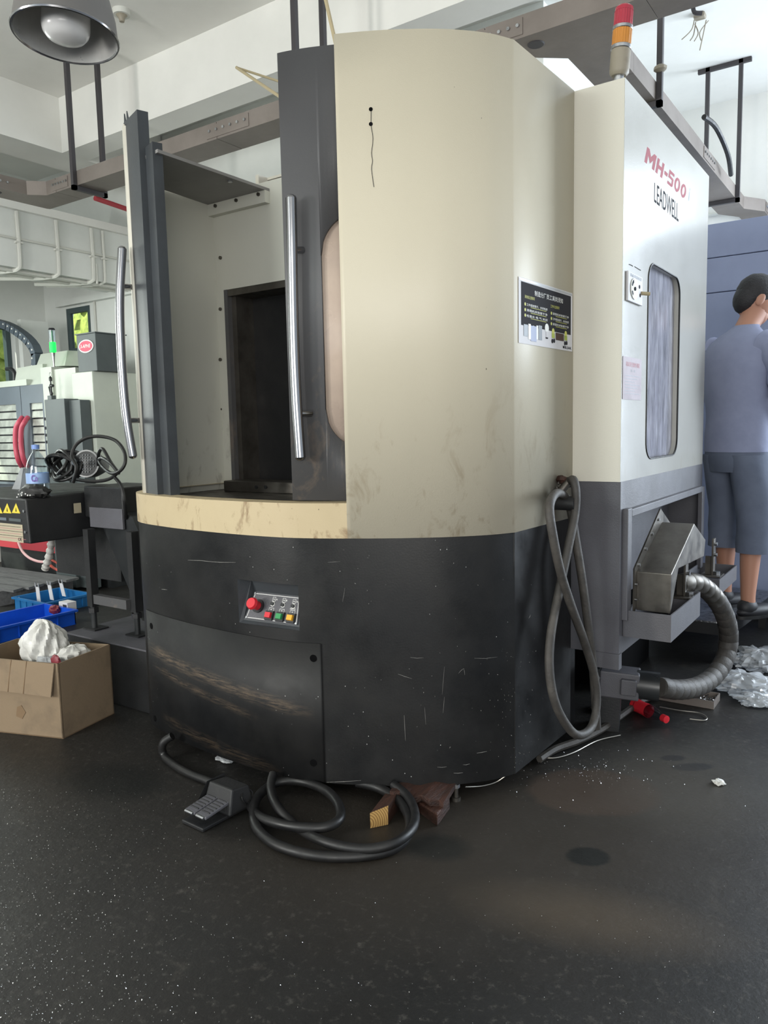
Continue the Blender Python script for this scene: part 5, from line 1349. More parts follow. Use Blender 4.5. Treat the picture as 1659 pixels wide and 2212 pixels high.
# labels on the conveyor front
def cq(px, py): q = aY(px, py, CY); return Vector((q.x, CY-.0015, q.z))
lb_ = obj('rating_label', MB().box((-3.80, CY-.002, cq(20, 1169).z), (cq(50, 1150).x, CY-.0005, cq(20, 1131).z)), M['label_beige'], head, smooth=False)
for i in range(6): obj('label_line', MB().box((-3.70, CY-.0026, cq(20, 1136+i*5).z-.002), (-3.50+.02*(i % 3), CY-.002, cq(20, 1136+i*5).z)), M['ink_red'] if i % 2 else M['ink'], lb_, smooth=False)
mb = MB(); put_text(mb, 'ce', cq(41, 1168)+Vector((0, -.002, 0)), Vector((1, 0, 0)), Vector((0, 0, 1)), w=.03, h=.016); obj('label_mark', mb, M['ink'], lb_, smooth=False)
for i, px in enumerate((-3, 16, 35)):
    a, b, c = cq(px-9, 1108), cq(px+9, 1109), cq(px, 1087)
    tr_ = obj('warning_triangle', MB().prism([a, b, c], (0, .001, 0)), M['warn'], head, smooth=False)
    m_ = (a+b+c)/3
    obj('pictogram', MB().prism([m_+Vector((-.004, -.0012, -.008)), m_+Vector((.006, -.0012, -.008)), m_+Vector((.002, -.0012, .012))], (0, .001, 0)), M['ink'], tr_, smooth=False)
for a, b, m_ in ((-3.75, cq(14, 1120).x, 'lm_grey'), (cq(20, 1120).x, cq(45, 1120).x, 'lm_dgrey')):
    obj('blank_label', MB().box((a, CY-.0016, cq(20, 1125).z), (b, CY-.0005, cq(20, 1119).z)), M[m_], head, smooth=False)
# welded base box under the legs
bb = thing('base_box', 'low black steel box on the floor under the conveyor legs', 'box', (-3.1, 2.4, 0))
obj('shell', MB().box((-3.36, 2.125, 0), (-2.76, 2.62, BZ-.008)), M['black'], bb, smooth=False, bev=.004)
obj('lid', MB().box((-3.37, 2.115, BZ-.0078), (-2.755, 2.63, BZ)), M['graphite'], bb, smooth=False)

# things on the conveyor
TZ = zc1+.012
bq = Vector((aY(79, 1000, 2.22).x, 2.22, TZ))
wbt = thing('water_bottle', 'large clear water bottle with blue cap and label on the conveyor', 'bottle', tuple(bq))
BT = Matrix.Translation(bq)
htop = aY(79, 960, 2.22).z-TZ
obj('bottle_body', MB().lathe([(0, .002), (.050, .004), (.055, .02), (.055, .10), (.052, .115), (.052, .13), (.045, .155), (.030, .185), (.016, .205), (.014, htop-.022)], 24, BT, False), M['pet'], wbt)
bl_ = obj('bottle_label', MB().lathe([(.0557, .045), (.0557, .098)], 24, BT, False), pm('pale_blue_label', (150, 178, 222), .4), wbt)
obj('bottle_cap', MB().lathe([(0, htop-.024), (.019, htop-.024), (.019, htop-.002), (0, htop)], 18, BT, False), pm('blue_cap', (120, 150, 214), .4), wbt)
mb = MB(); put_text(mb, 'co', bq+Vector((.028, -.052, .055)), Vector((.85, .5, 0)).normalized(), Vector((0, 0, 1)), w=.035, h=.035); obj('label_print', mb, pm('purple_print', (96, 70, 150), .5), bl_, smooth=False)
# black cap with white dots lying at the front edge
q = aY(70, 1062, 2.08)
cpk = thing('cloth_cap', 'crumpled black cloth with white dots at the conveyor front edge', 'cloth', (q.x, 2.08, zc1))
obj('cloth', crumple((q.x+.01, 2.085, zc1+.022), (.10, .055, .042), 21, .22, 30, 16, zc1+.002), M['rubber'], cpk)
rng = random.Random(2)
for px, py in ((40, 1068), (48, 1064), (55, 1067), (37, 1074), (60, 1070), (65, 1070), (47, 1070)):
    q = aY(px, py, 2.025); obj('dot', MB().blob(q, (.004, .003, .004), 8, 5), M['ink_white'], cpk)
# clear bag standing at the left
tag(obj('plastic_sleeve', MB().prism([aY(x, y, 2.30) for x, y in ((20, 1070), (45, 1010), (50, 1012), (42, 1066))], (0, .03, 0)), M['bag_clear'], None, smooth=False), 'slanted clear plastic sleeve left of the water bottle', 'plastic sleeve')
# black corded work lamp with perforated round face
wl = aY(190, 1002, 2.40)
wk = thing('work_lamp', 'round black work lamp with perforated face among coiled cable', 'lamp', (wl.x, wl.y, zc1))
n_ = Vector((.45, -.88, .12)).normalized()
WM = Matrix.Translation(wl) @ n_.to_track_quat('Z', 'Y').to_matrix().to_4x4()
obj('housing', MB().lathe([(.0, -.16), (.035, -.16), (.045, -.13), (.066, -.06), (.072, .0), (.072, .02), (0, .02)], 28, WM, False), M['black_gloss'], wk)
gr = obj('grille', MB().lathe([(0, .024), (.060, .021), (.064, .02)], 28, WM, False), M['black'], wk)
for i in range(-3, 4):
    for j in range(-3, 4):
        if i*i+j*j <= 11: obj('perforation', MB().cyl(WM @ Vector((i*.0145, j*.0145, .0235)), WM @ Vector((i*.0145, j*.0145, .0262)), .0045, 8), M['charcoal_clean'], gr)
obj('switch', MB().blob(aY(160, 998, 2.30), (.016, .012, .018), 10, 6), M['lm_grey'], wk)
# coiled rubber cable
ccb = thing('rubber_cable', 'coiled black rubber cable with a large raised loop on the conveyor', 'cable', (wl.x-.1, 2.3, zc1))
def cpath(pix): return crom([aY(x, y, yy) for x, y, yy in pix], 6)
obj('loop', MB().tube(cpath([(158, 1042, 2.22), (165, 1010, 2.22), (155, 985, 2.23), (165, 960, 2.25), (190, 945, 2.28), (220, 943, 2.30), (250, 952, 2.30), (268, 975, 2.28), (270, 1000, 2.26), (258, 1018, 2.25), (240, 1022, 2.26), (222, 1008, 2.30), (214, 994, 2.32), (222, 990, 2.30), (240, 1002, 2.27), (256, 1022, 2.25), (240, 1000, 2.28), (222, 970, 2.3), (213, 980, 2.32), (212, 1005, 2.34)]), .0085, 8), M['rubber'], ccb)
obj('tail', MB().tube(cpath([(258, 1018, 2.27), (235, 1035, 2.26), (200, 1040, 2.24), (160, 1035, 2.24)]), .0085, 8).tube(cpath([(245, 1028, 2.27), (262, 1050, 2.26), (270, 1085, 2.26), (272, 1120, 2.3)]), .0085, 8), M['rubber'], ccb)
cen = aY(146, 1005, 2.36)
for k in range(10):
    rng = random.Random(k+40); r_ = .07+.012*(k % 4)
    c = cen+Vector((rng.uniform(-.012, .012), .012*(k-5), rng.uniform(-.01, .01)))
    obj('turn', MB().tube([c+Vector((r_*math.cos(a_)*1.1, .02*math.sin(2*a_+k), r_*.72*math.sin(a_))) for a_ in [2*PI*i/28 for i in range(28)]], .0085, 8, True), M['rubber'], ccb)

# wrapped handset and air hoses hanging under the conveyor
q = aY(108, 1200, 2.55)
hs_ = thing('wrapped_air_gun', 'air gun wrapped in grey film hanging below the conveyor', 'air gun', (q.x, q.y, q.z-.08))
pts = [aY(x, y, 2.5) for x, y in ((112, 1160), (110, 1180), (106, 1200), (101, 1218), (97, 1229))]
obj('wrapped_body', MB().tube(crom(pts, 5), [.020+.004*math.sin(k*1.9) for k in range(21)], 12), M['bag_white'], hs_)
obj('hose_tail', MB().tube(cpath([(40, 1172, 2.55), (48, 1190, 2.53), (62, 1204, 2.51), (80, 1212, 2.5), (96, 1214, 2.5)]), .008, 8), M['pink_hose'], hs_)
t3 = obj('air_hose', MB().tube(cpath([(104, 1216, 2.56), (118, 1228, 2.56), (140, 1234, 2.56), (165, 1226, 2.58), (190, 1208, 2.6), (215, 1198, 2.64)]), .008, 8), M['orange_hose'], None); tag(t3, 'orange air hose sagging behind the conveyor leg', 'hose')
t3 = obj('air_hose', MB().tube(cpath([(112, 1210, 2.62), (130, 1220, 2.64), (150, 1234, 2.66), (160, 1238, 2.66)]), .007, 8), M['orange_hose'], None); tag(t3, 'short straight orange hose end pointing down to the right', 'hose')

# pallet on the floor
pz = .13
pal = thing('wooden_pallet', 'weathered grey wooden pallet on the floor at the left edge', 'pallet', (-5.9, 3.3, 0))
for (a, b) in (((170, 1247), (143, 1253)), ((127, 1253), (109, 1259)), ((95, 1260), (62, 1269)), ((50, 1269), (29, 1275))):
    A, B = az(*a, pz), az(*b, pz); d_ = Vector((-1.35, -.06, 0))
    obj('board', MB().hexa([A-Vector((0, 0, .018)), A+d_-Vector((0, 0, .018)), B+d_-Vector((0, 0, .018)), B-Vector((0, 0, .018))], [A, A+d_, B+d_, B]), M['pallet'], pal, smooth=False)
P0 = az(100, 1262, pz)
for dx in (.15, .7, 1.25): obj('bearer', MB().box((P0.x-dx-.1, P0.y-.3, .0), (P0.x-dx, P0.y+.32, pz-.019)), M['pallet'], pal, smooth=False)

# blue crates with parts
def crate(name, x0, x1, y0, y1, h, mat, label):
    t_ = thing(name, label, 'crate', ((x0+x1)/2, (y0+y1)/2, 0), 'blue parts crates')
    w = .006
    mb = MB().box((x0, y0, .001), (x1, y1, .006))
    for (a, b) in (((x0, y0), (x1, y0+w)), ((x0, y1-w), (x1, y1)), ((x0, y0), (x0+w, y1)), ((x1-w, y0), (x1, y1))): mb.box((a[0], a[1], .006), (b[0], b[1], h))
    s_ = obj('shell', mb, mat, t_, smooth=False)
    rm = MB()
    e = .014
    for (a, b) in (((x0-e, y0-e), (x1+e, y0)), ((x0-e, y1), (x1+e, y1+e)), ((x0-e, y0), (x0, y1)), ((x1, y0), (x1+e, y1))): rm.box((a[0], a[1], h-.014), (b[0], b[1], h))
    obj('rim', rm, mat, t_, smooth=False)
    for k in range(1, 5):
        x = x0+(x1-x0)*k/5; obj('rib', MB().box((x-.004, y0-.008, .01), (x+.004, y0, h-.014)), mat, s_, smooth=False)
        y = y0+(y1-y0)*k/5; obj('rib', MB().box((x1, y-.004, .01), (x1+.008, y+.004, h-.014)), mat, s_, smooth=False)
    return t_
n1 = az(100, 1330, 0); hC = .092
crate('parts_crate', n1.x-.40, n1.x, n1.y, n1.y+.36, hC, M['crate'], 'teal blue plastic crate with steel hangers sticking out')
c2 = az(2, 1354, .10); c2e = az(182, 1306, .10)
crate('parts_crate', c2.x-.36, c2.x, c2.y-.15, n1.y-.04 if n1.y-.04 > c2.y+.2 else c2e.y, .10, M['crate2'], 'bright blue plastic crate behind the carton of plastic bags')
for i, (px, py, px2, py2) in enumerate(((80, 1268, 84, 1302), (106, 1264, 112, 1296), (131, 1260, 138, 1288))):
    yy = n1.y+.12+.07*i
    a = aY(px, py, yy); b = aY(px2, py2, yy); b.z = max(b.z, .012)
    w_ = Vector((.022, 0, 0))
    t_ = thing('steel_hanger', 'flat white steel hanger standing in the teal crate, %s' % ('leftmost of three', 'middle of three', 'rightmost of three')[i], 'hanger', (b.x, b.y, b.z), 'steel hangers in the crate')
    obj('strip', MB().hexa([b-w_, b+w_, b+w_+Vector((0, .004, 0)), b-w_+Vector((0, .004, 0))], [a-w_, a+w_, a+w_+Vector((0, .004, 0)), a-w_+Vector((0, .004, 0))]), M['paper'], t_, smooth=False)
    obj('fork', MB().tube([a-w_*.9, a-w_*.9+Vector((-.002, 0, .03))], .005, 6).tube([a+w_*.9, a+w_*.9+Vector((-.002, 0, .03))], .005, 6), M['zinc'], t_)
q = aY(40, 1292, n1.y+.03); tag(obj('sheet_offcut', MB().hexa([q+Vector((-.03, 0, -.06)), q+Vector((.09, 0, -.085)), q+Vector((.09, .005, -.085)), q+Vector((-.03, .005, -.06))], [q+Vector((-.02, 0, .0)), q+Vector((.0, 0, .01)), q+Vector((.0, .005, .01)), q+Vector((-.02, .005, .0))]), M['paper'], None, smooth=False), 'grey steel offcut leaning in left corner of the teal crate', 'offcut')
q = az(142, 1309, .10)
bxm = thing('small_carton', 'little white box with dark window on the bright blue crate', 'box', (q.x, q.y, .1))
obj('box_body', MB().box((q.x-.05, q.y-.02, .045), (q.x+.05, q.y+.05, .13)), M['paper'], bxm, smooth=False, bev=.003)
obj('dark_window', MB().box((q.x-.0, q.y-.022, .06), (q.x+.042, q.y-.020, .115)), M['ink'], bxm, smooth=False)
q = az(118, 1312, .10); tag(obj('red_pouch', crumple((q.x, q.y, .085), (.042, .035, .03), 14, .3, 18, 10, .04), M['red_card'], None), 'crumpled dark red pouch beside the little white box', 'pouch')

# cardboard carton with plastic bags
c0 = az(137, 1596, 0); c1 = az(247, 1541, 0); c0.z = c1.z = 0
ev = (c1-c0); eu = Vector((-.47, -.16, 0)); Hc = .322
cart = thing('cardboard_carton', 'open brown cardboard carton full of plastic bags at left', 'carton', (c0.x-.2, c0.y+.1, 0))
nE = Vector((ev.y, -ev.x, 0)).normalized(); th = .006
def wallp(name, a, b, h0, h1, inward, mat='card', par=None):
    i_ = inward*th
    return obj(name, MB().hexa([a+Vector((0, 0, h0)), b+Vector((0, 0, h0)), b+i_+Vector((0, 0, h0)), a+i_+Vector((0, 0, h0))], [a+Vector((0, 0, h1)), b+Vector((0, 0, h1)), b+i_+Vector((0, 0, h1)), a+i_+Vector((0, 0, h1))]), M[mat], par or cart, smooth=False)
inU = eu.normalized(); inV = ev.normalized()
wallp('side', c0, c1, .002, Hc, inU)
fs_ = wallp('side', c0+eu, c0, .002, Hc, inV)
wallp('side', c0+eu+ev, c1, .002, Hc, -inV)
wallp('side', c0+eu, c0+eu+ev, .002, Hc, -inU)
obj('bottom', MB().hexa([c0, c1, c1+eu, c0+eu], [x+Vector((0, 0, .004)) for x in (c0, c1, c1+eu, c0+eu)]), M['card_in'], cart, smooth=False)
fo0, fo1 = c0+Vector((0, 0, Hc))+eu*.03, c0+eu+Vector((0, 0, Hc+.01))
outv = -inV
f2, f3 = fo0+outv*.022+Vector((0, 0, -.135))+eu*.015, fo1+outv*.028+Vector((0, 0, -.125))
flp = obj('flap', MB().hexa([fo0, fo1, f3, f2], [fo0-inV*.006, fo1-inV*.006, f3-inV*.006, f2-inV*.006]), M['card'], cart, smooth=False)
for k in (.28, .44): 
    a_ = fo0.lerp(fo1, k); b_ = f2.lerp(f3, k); obj('crease', MB().tube([a_-inV*.0068, b_-inV*.0068], .0022, 6), M['card_in'], flp)
q = c0.lerp(c0+eu, .42)+Vector((0, 0, .10)); obj('torn_hole', MB().prism([q-inV*.001+inU*x+Vector((0, 0, z)) for x, z in ((-.03, .0), (-.01, .03), (.012, .02), (.02, -.02), (-.01, -.03))], -inV*.001), M['card_in'], fs_, smooth=False)
mid = (c0+c1+eu)/2+Vector((0, 0, 0))
ctr = c0+ev*.5+eu*.5
b1 = aD(94, 1372, math.hypot(ctr.x, ctr.y))
tag(obj('plastic_bag', crumple((b1.x, b1.y, Hc+.01), (.10, .085, .118), 31, .07, 60, 34, .02, .15), M['bag_white'], None), 'big crumpled white plastic bag rising out of the carton', 'plastic bag', 'bags in the carton')
b2 = aD(180, 1400, math.hypot(c0.x, c0.y)*1.03)
tag(obj('plastic_bag', crumple((b2.x-.10, b2.y+.01, Hc-.028), (.062, .075, .048), 32, .06, 50, 26, .02, .16), M['bag_white'], None), 'flat white printed plastic bag at the right side of the carton', 'plastic bag', 'bags in the carton')
b3 = aD(60, 1420, math.hypot(c0.x, c0.y)*1.02)
tag(obj('plastic_bag', crumple((b3.x-.02, b3.y+.09, Hc-.05), (.07, .05, .05), 33, .3, 30, 16, .02), M['bag_clear'], None), 'thin clear plastic bag at the front left of the carton', 'plastic bag', 'bags in the carton')
b4 = aD(84, 1417, math.hypot(c0.x, c0.y)*1.0)
tag(obj('red_packet', crumple((b4.x-.005, b4.y+.075, Hc-.0), (.03, .012, .028), 34, .2, 16, 10, .02), M['red_card'], None), 'dark red packet tucked beside the bags in the carton', 'packet')
for (px, py, s_) in ((106, 1374, .013), (157, 1410, .016)):
    pass

# ================================================================== floor in front of the machine
pw_ = thing('power_cable', 'thick black power cable coiled on the floor under the machine front', 'cable', (-1.5, 1.8, 0))
cab = [(372, 1590, .10), (352, 1606, .07), (356, 1634, .02), (395, 1664, .016), (450, 1687, .016), (500, 1706, .016), (535, 1733, .018), (562, 1765, .03), (630, 1785, .04), (700, 1787, .045), (734, 1768, .05), (730, 1735, .055), (700, 1705, .055), (650, 1688, .05), (600, 1690, .045), (562, 1715, .04), (548, 1748, .03), (556, 1790, .018), (600, 1826, .016), (680, 1848, .016), (770, 1850, .016), (845, 1836, .018), (880, 1805, .03), (884, 1768, .04), (862, 1730, .045), (820, 1703, .05), (770, 1690, .06)]
obj('coil', MB().tube(crom([az(a, b, z) for a, b, z in cab], 6), .0155, 12), M['rubber'], pw_)
cab2 = [(590, 1672, .08), (585, 1700, .06), (598, 1740, .045), (640, 1785, .02), (700, 1818, .032), (780, 1834, .034), (850, 1822, .046), (890, 1790, .05), (896, 1755, .05), (880, 1720, .06), (850, 1695, .07)]
obj('coil', MB().tube(crom([az(a, b, z) for a, b, z in cab2], 6), .0150, 12), M['rubber'], pw_)
obj('cable_tie', MB().tube(crom([az(a, b, z) for a, b, z in ((532, 1738, .03), (522, 1722, .06), (530, 1704, .07), (545, 1712, .05), (540, 1740, .02))], 4), .003, 6), M['rubber'], pw_)
# foot pedal
A = az(412, 1788, 0); B = az(512, 1735, 0); fd = (B-A).normalized(); rd = Vector((fd.y, -fd.x, 0)); PL = (B-A).length
fpd = thing('foot_pedal', 'black twin foot pedal switch on the floor before the machine', 'foot pedal', tuple(A))
def fpt(a, b, z): return A+fd*a+rd*b+Vector((0, 0, z))
obj('base_plate', MB().prism([fpt(0, -.045, .002), fpt(0, .06, .002), fpt(PL, .06, .002), fpt(PL, -.045, .002)], (0, 0, .012)), M['black'], fpd, smooth=False, bev=.003)
for s0, s1 in ((-.045, .004), (.010, .058)):
    pd_ = obj('treadle', MB().hexa([fpt(.015, s0, .035), fpt(.015, s1, .035), fpt(PL*.75, s1, .05), fpt(PL*.75, s0, .05)], [fpt(.015, s0, .045), fpt(.015, s1, .045), fpt(PL*.75, s1, .062), fpt(PL*.75, s0, .062)]), M['graphite'], fpd, smooth=False, bev=.003)
    obj('bright_edge', MB().cyl(fpt(.013, s0+.006, .041), fpt(.013, s1-.006, .041), .0055, 10), M['zinc'], pd_)
    for k in range(6): obj('ridge', MB().cyl(fpt(.035+k*.014, s0+.004, .049+k*.0016), fpt(.035+k*.014, s1-.004, .049+k*.0016), .002, 6), M['black'], pd_)
obj('guard', MB().hexa([fpt(PL*.5, -.06, .014), fpt(PL*.5, .075, .014), fpt(PL*1.05, .075, .014), fpt(PL*1.05, -.06, .014)], [fpt(PL*.62, -.05, .095), fpt(PL*.62, .065, .095), fpt(PL*1.0, .065, .085), fpt(PL*1.0, -.05, .085)]), M['black'], fpd, smooth=False, bev=.006)
obj('guard_wing', MB().prism([fpt(PL*.35, -.066, .012), fpt(PL*1.05, -.066, .012), fpt(PL*1.0, -.056, .09), fpt(PL*.6, -.056, .09)], (0, 0, .004)), M['black'], fpd, smooth=False)
# timber blocks under the skirt
def ring_mat():
    m, nt, N, L, b = new_mat('end_grain')
    v = coords(nt); ln = N.new('ShaderNodeVectorMath'); ln.operation = 'LENGTH'
    ad = N.new('ShaderNodeVectorMath'); ad.operation = 'ADD'; ad.inputs[1].default_value = (.02, .0, -.015)
    L.new(v, ad.inputs[0]); L.new(ad.outputs[0], ln.inputs[0])
    w = math_(nt, 'SINE', math_(nt, 'ADD', math_(nt, 'MULTIPLY', ln.outputs['Value'], 900), math_(nt, 'MULTIPLY', noise(nt, 30, 3, .5, v), 3)))
    L.new(mixc(nt, mapr(nt, w, -1, 1), srgb(196, 160, 96), srgb(140, 102, 56)), b.inputs['Base Color']); b.inputs['Roughness'].default_value = .75
    return m
ea, eb = az(800, 1790, 0), az(838, 1782, 0)
tim = thing('timber_block', 'squared timber with pale yellow ringed end under the machine front', 'timber', tuple(ea))
wv = (eb-ea); bdir = Vector((-.25, 1, 0)).normalized(); hh = .062
sk_ = [ea, eb, eb+Vector((0, 0, hh))+wv*.02, ea+Vector((0, 0, hh-.012))]
sk_ = [p+Vector((0, 0, .001)) for p in sk_]
obj('beam', MB().prism([p+bdir*.004 for p in sk_], bdir*.42), M['wood_dark'], tim, smooth=False)
eg = obj('end_grain', MB().prism(sk_, bdir*.0038), ring_mat(), tim, smooth=False)
ea, eb = az(893, 1748, 0), az(945, 1786, 0); ec = az(972, 1748, 0)
w1_, d1_ = (eb-ea), (ec-eb)
tb2 = MB().hexa([ea, eb, ec, ea+d1_], [p+Vector((0, 0, .042)) for p in (ea-d1_*.1, eb, ec, ea+d1_)])
tag(obj('timber_block', tb2, M['wood_dark'], None, smooth=False, bev=.004), 'dark red-brown timber block on the floor under the skirt', 'timber')
p0, p1 = az(842, 1716, .055), az(958, 1738, .055)
bk = Vector((-.05, .22, 0))
tb3 = MB(); n = 9; rng = random.Random(8)
for k in range(n):
    a = p0.lerp(p1, k/n); b = p0.lerp(p1, (k+1)/n)
def jag(k): return Vector((0, -.012*math.sin(k*2.1), .006*math.sin(k*1.3)))
low = [p0.lerp(p1, k/n)+jag(k) for k in range(n+1)]; 
for k in range(n): tb3.hexa([low[k]-Vector((0, 0, .010)), low[k+1]-Vector((0, 0, .010)), low[k+1]+bk-Vector((0, 0, .0)), low[k]+bk-Vector((0, 0, .0))], [low[k]+Vector((0, 0, .012)), low[k+1]+Vector((0, 0, .012)), low[k+1]+bk+Vector((0, 0, .014)), low[k]+bk+Vector((0, 0, .014))])
tag(obj('split_plank', tb3, M['wood_dark'], None, smooth=False), 'split reddish plank wedged on the timber blocks under the skirt', 'timber')
q = az(480, 1648, 0); tag(obj('plastic_scrap', crumple((q.x, q.y+.02, .012), (.045, .03, .014), 51, .3, 20, 10), M['bag_clear'], None, smooth=False), 'shiny scrap of clear film below the left skirt edge', 'scrap')
q = az(270, 1500, 0); tag(obj('plastic_scrap', crumple((q.x-.03, q.y+.08, .02), (.04, .03, .025), 52, .3, 20, 10), M['bag_clear'], None, smooth=False), 'crumpled clear film in the gap between carton and machine', 'scrap')

# aluminium swarf strewn over the floor: uncountable
sw = MB(); rng = random.Random(11)
def fleck(x, y, s):
    a = rng.uniform(0, 6.3); d = Vector((math.cos(a), math.sin(a), rng.uniform(-.1, .3)))*s; e = Vector((-math.sin(a), math.cos(a), rng.uniform(.0, .6)))*s*rng.uniform(.25, .6)
    c = Vector((x, y, .0015)); sw.add([c-d*.5, c+d*.5, c+e+Vector((0, 0, s*.3)), c-e*.2+Vector((0, 0, s*.5))], [(0, 1, 2), (0, 2, 3), (0, 3, 1), (1, 3, 2)])
for k in range(1500):
    px, py = rng.uniform(0, 480)*rng.random()**.6, rng.uniform(1700, 2420)
    q = az(px, py, 0); fleck(q.x, q.y, rng.uniform(.0015, .0045))
for k in range(420):
    px, py = rng.uniform(0, 1659), rng.uniform(1640, 2212)
    q = az(px, py, 0); fleck(q.x, q.y, rng.uniform(.001, .0035))
for k in range(180):
    q = az(rng.gauss(1270, 90), rng.gauss(1665, 22), 0); fleck(q.x, q.y, rng.uniform(.002, .006))
for k in range(700):
    fleck(rng.uniform(-3.2, .2), rng.uniform(-.2, 1.2), rng.uniform(.001, .004))
o = obj('metal_swarf', sw, M['chip'], None, smooth=False, weld=False); tag(o, 'bright metal swarf specks strewn over the dark floor', 'swarf'); o['kind'] = 'stuff'
# ================================================================== the person standing behind the machine
def skin_mesh(nodes, edges, sub=2):
    """nodes: list of (Vector, radius); grows one smooth surface over the stick figure"""
    me = bpy.data.meshes.new('sk'); me.from_pydata([tuple(p) for p, r in nodes], edges, [])
    o = bpy.data.objects.new('sk', me); COL.objects.link(o)
    o.modifiers.new('Skin', 'SKIN').use_smooth_shade = True
    for i, (p, r) in enumerate(nodes):
        d = me.skin_vertices[0].data[i]; d.radius = r if isinstance(r, tuple) else (r, r); d.use_root = (i == 0)
    s = o.modifiers.new('Sub', 'SUBSURF'); s.levels = sub; s.render_levels = sub
    dg = bpy.context.evaluated_depsgraph_get(); ev_ = o.evaluated_get(dg)
    m2 = bpy.data.meshes.new_from_object(ev_)
    vs = [v.co.copy() for v in m2.vertices]; fs = [tuple(p.vertices) for p in m2.polygons]
    bpy.data.objects.remove(o); bpy.data.meshes.remove(me); bpy.data.meshes.remove(m2)
    return vs, fs
PB = aY(1580, 1322, 4.40); PB = Vector((PB.x, PB.y, .2205))
ang = math.radians(24)
Fd = (RT0*math.cos(ang)+FWH*math.sin(ang)).normalized(); Ld = Vector((-Fd.y, Fd.x, 0))
def bpnt(f_, l_, z_): return PB+Fd*f_+Ld*l_+Vector((0, 0, z_))
HD = Matrix(((Fd.x, Ld.x, 0), (Fd.y, Ld.y, 0), (0, 0, 1)))   # forward, left, up
def loft(mb, rings, n=28, caps=(True, True), fold=0.0, seed=1):
    """rings of (forward, left, z, radius forward, radius left): one skin through them"""
    rng = random.Random(seed); ph = rng.uniform(0, 6)
    rr = crom([Vector(r[:3]) for r in rings], 4); ra = crom([Vector((r[3], r[4], 0)) for r in rings], 4)
    vs = []; m = len(rr)
    for i in range(m):
        for k in range(n):
            a = 2*PI*k/n; w = 1+fold*math.sin(a*5+ph+i*.35)*math.sin(i*.9+a*2)
            vs.append(bpnt(rr[i].x+ra[i].x*w*math.cos(a), rr[i].y+ra[i].y*w*math.sin(a), rr[i].z))
    fs = [(i*n+k, i*n+(k+1) % n, (i+1)*n+(k+1) % n, (i+1)*n+k) for i in range(m-1) for k in range(n)]
    if caps[0]: fs.append(tuple(reversed(range(n))))
    if caps[1]: fs.append(tuple((m-1)*n+k for k in range(n)))
    return mb.add(vs, fs)
per = thing('person', 'person in navy shirt and dark knee-length shorts standing bent over behind machine', 'person', tuple(PB))
N_ = [(bpnt(0, 0, .96), (.10, .10)), (bpnt(0, 0, 1.12), (.10, .10)), (bpnt(.0, 0, 1.32), (.11, .11)), (bpnt(.03, 0, 1.47), (.075, .07)), (bpnt(.065, 0, 1.545), .056), (bpnt(.115, 0, 1.60), (.066, .070)), (bpnt(.125, 0, 1.68), (.075, .08)), (bpnt(.12, 0, 1.735), (.05, .06)),
      (bpnt(.0, -.18, 1.42), .05), (bpnt(.03, -.225, 1.28), .046), (bpnt(.08, -.235, 1.13), .040), (bpnt(.20, -.19, 1.06), .037), (bpnt(.30, -.13, 1.03), .027),
      (bpnt(.0, .18, 1.42), .05), (bpnt(.04, .225, 1.28), .046), (bpnt(.10, .23, 1.11), .040), (bpnt(.21, .16, .96), .037), (bpnt(.29, .08, .86), .027),
      (bpnt(.0, -.095, .90), .085), (bpnt(.02, -.105, .70), .078), (bpnt(.035, -.11, .50), .056), (bpnt(.0, -.11, .36), .057), (bpnt(-.01, -.11, .10), .037), (bpnt(.0, -.11, .05), .040),
      (bpnt(.0, .095, .90), .085), (bpnt(.06, .12, .70), .078), (bpnt(.10, .13, .50), .056), (bpnt(.09, .13, .36), .057), (bpnt(.09, .13, .10), .037), (bpnt(.10, .13, .05), .040)]
E_ = [(0, 1), (1, 2), (2, 3), (3, 4), (4, 5), (5, 6), (6, 7), (2, 8), (8, 9), (9, 10), (10, 11), (11, 12), (2, 13), (13, 14), (14, 15), (15, 16), (16, 17), (0, 18), (18, 19), (19, 20), (20, 21), (21, 22), (22, 23), (0, 24), (24, 25), (25, 26), (26, 27), (27, 28), (28, 29)]
body = MB(); body.add(*skin_mesh(N_, E_))
tl_ = Matrix.Rotation(math.radians(28), 3, 'Y')     # head bowed forward
HB = Matrix.Rotation(math.radians(-32), 3, 'Z') @ HD @ tl_
hc = bpnt(.125, 0, 1.665)
def hp_(f_, l_, z_): return hc + HB @ Vector((f_, l_, z_))
body.blob(hc, (.096, .077, .115), 20, 14, HB)                                         # skull
body.blob(hp_(.045, 0, -.065), (.048, .052, .055), 14, 9, HB)                         # jaw
body.blob(hp_(.098, 0, -.022), (.018, .012, .024), 10, 7, HB)                         # nose
body.blob(hp_(.086, 0, -.062), (.012, .024, .008), 10, 6, HB)                         # mouth
for s in (-1, 1):
    body.blob(hp_(-.005, s*.080, -.012), (.021, .010, .034), 10, 8, HB)               # ears
    body.blob(hp_(.082, s*.032, .006), (.009, .014, .008), 8, 6, HB)                  # eyes
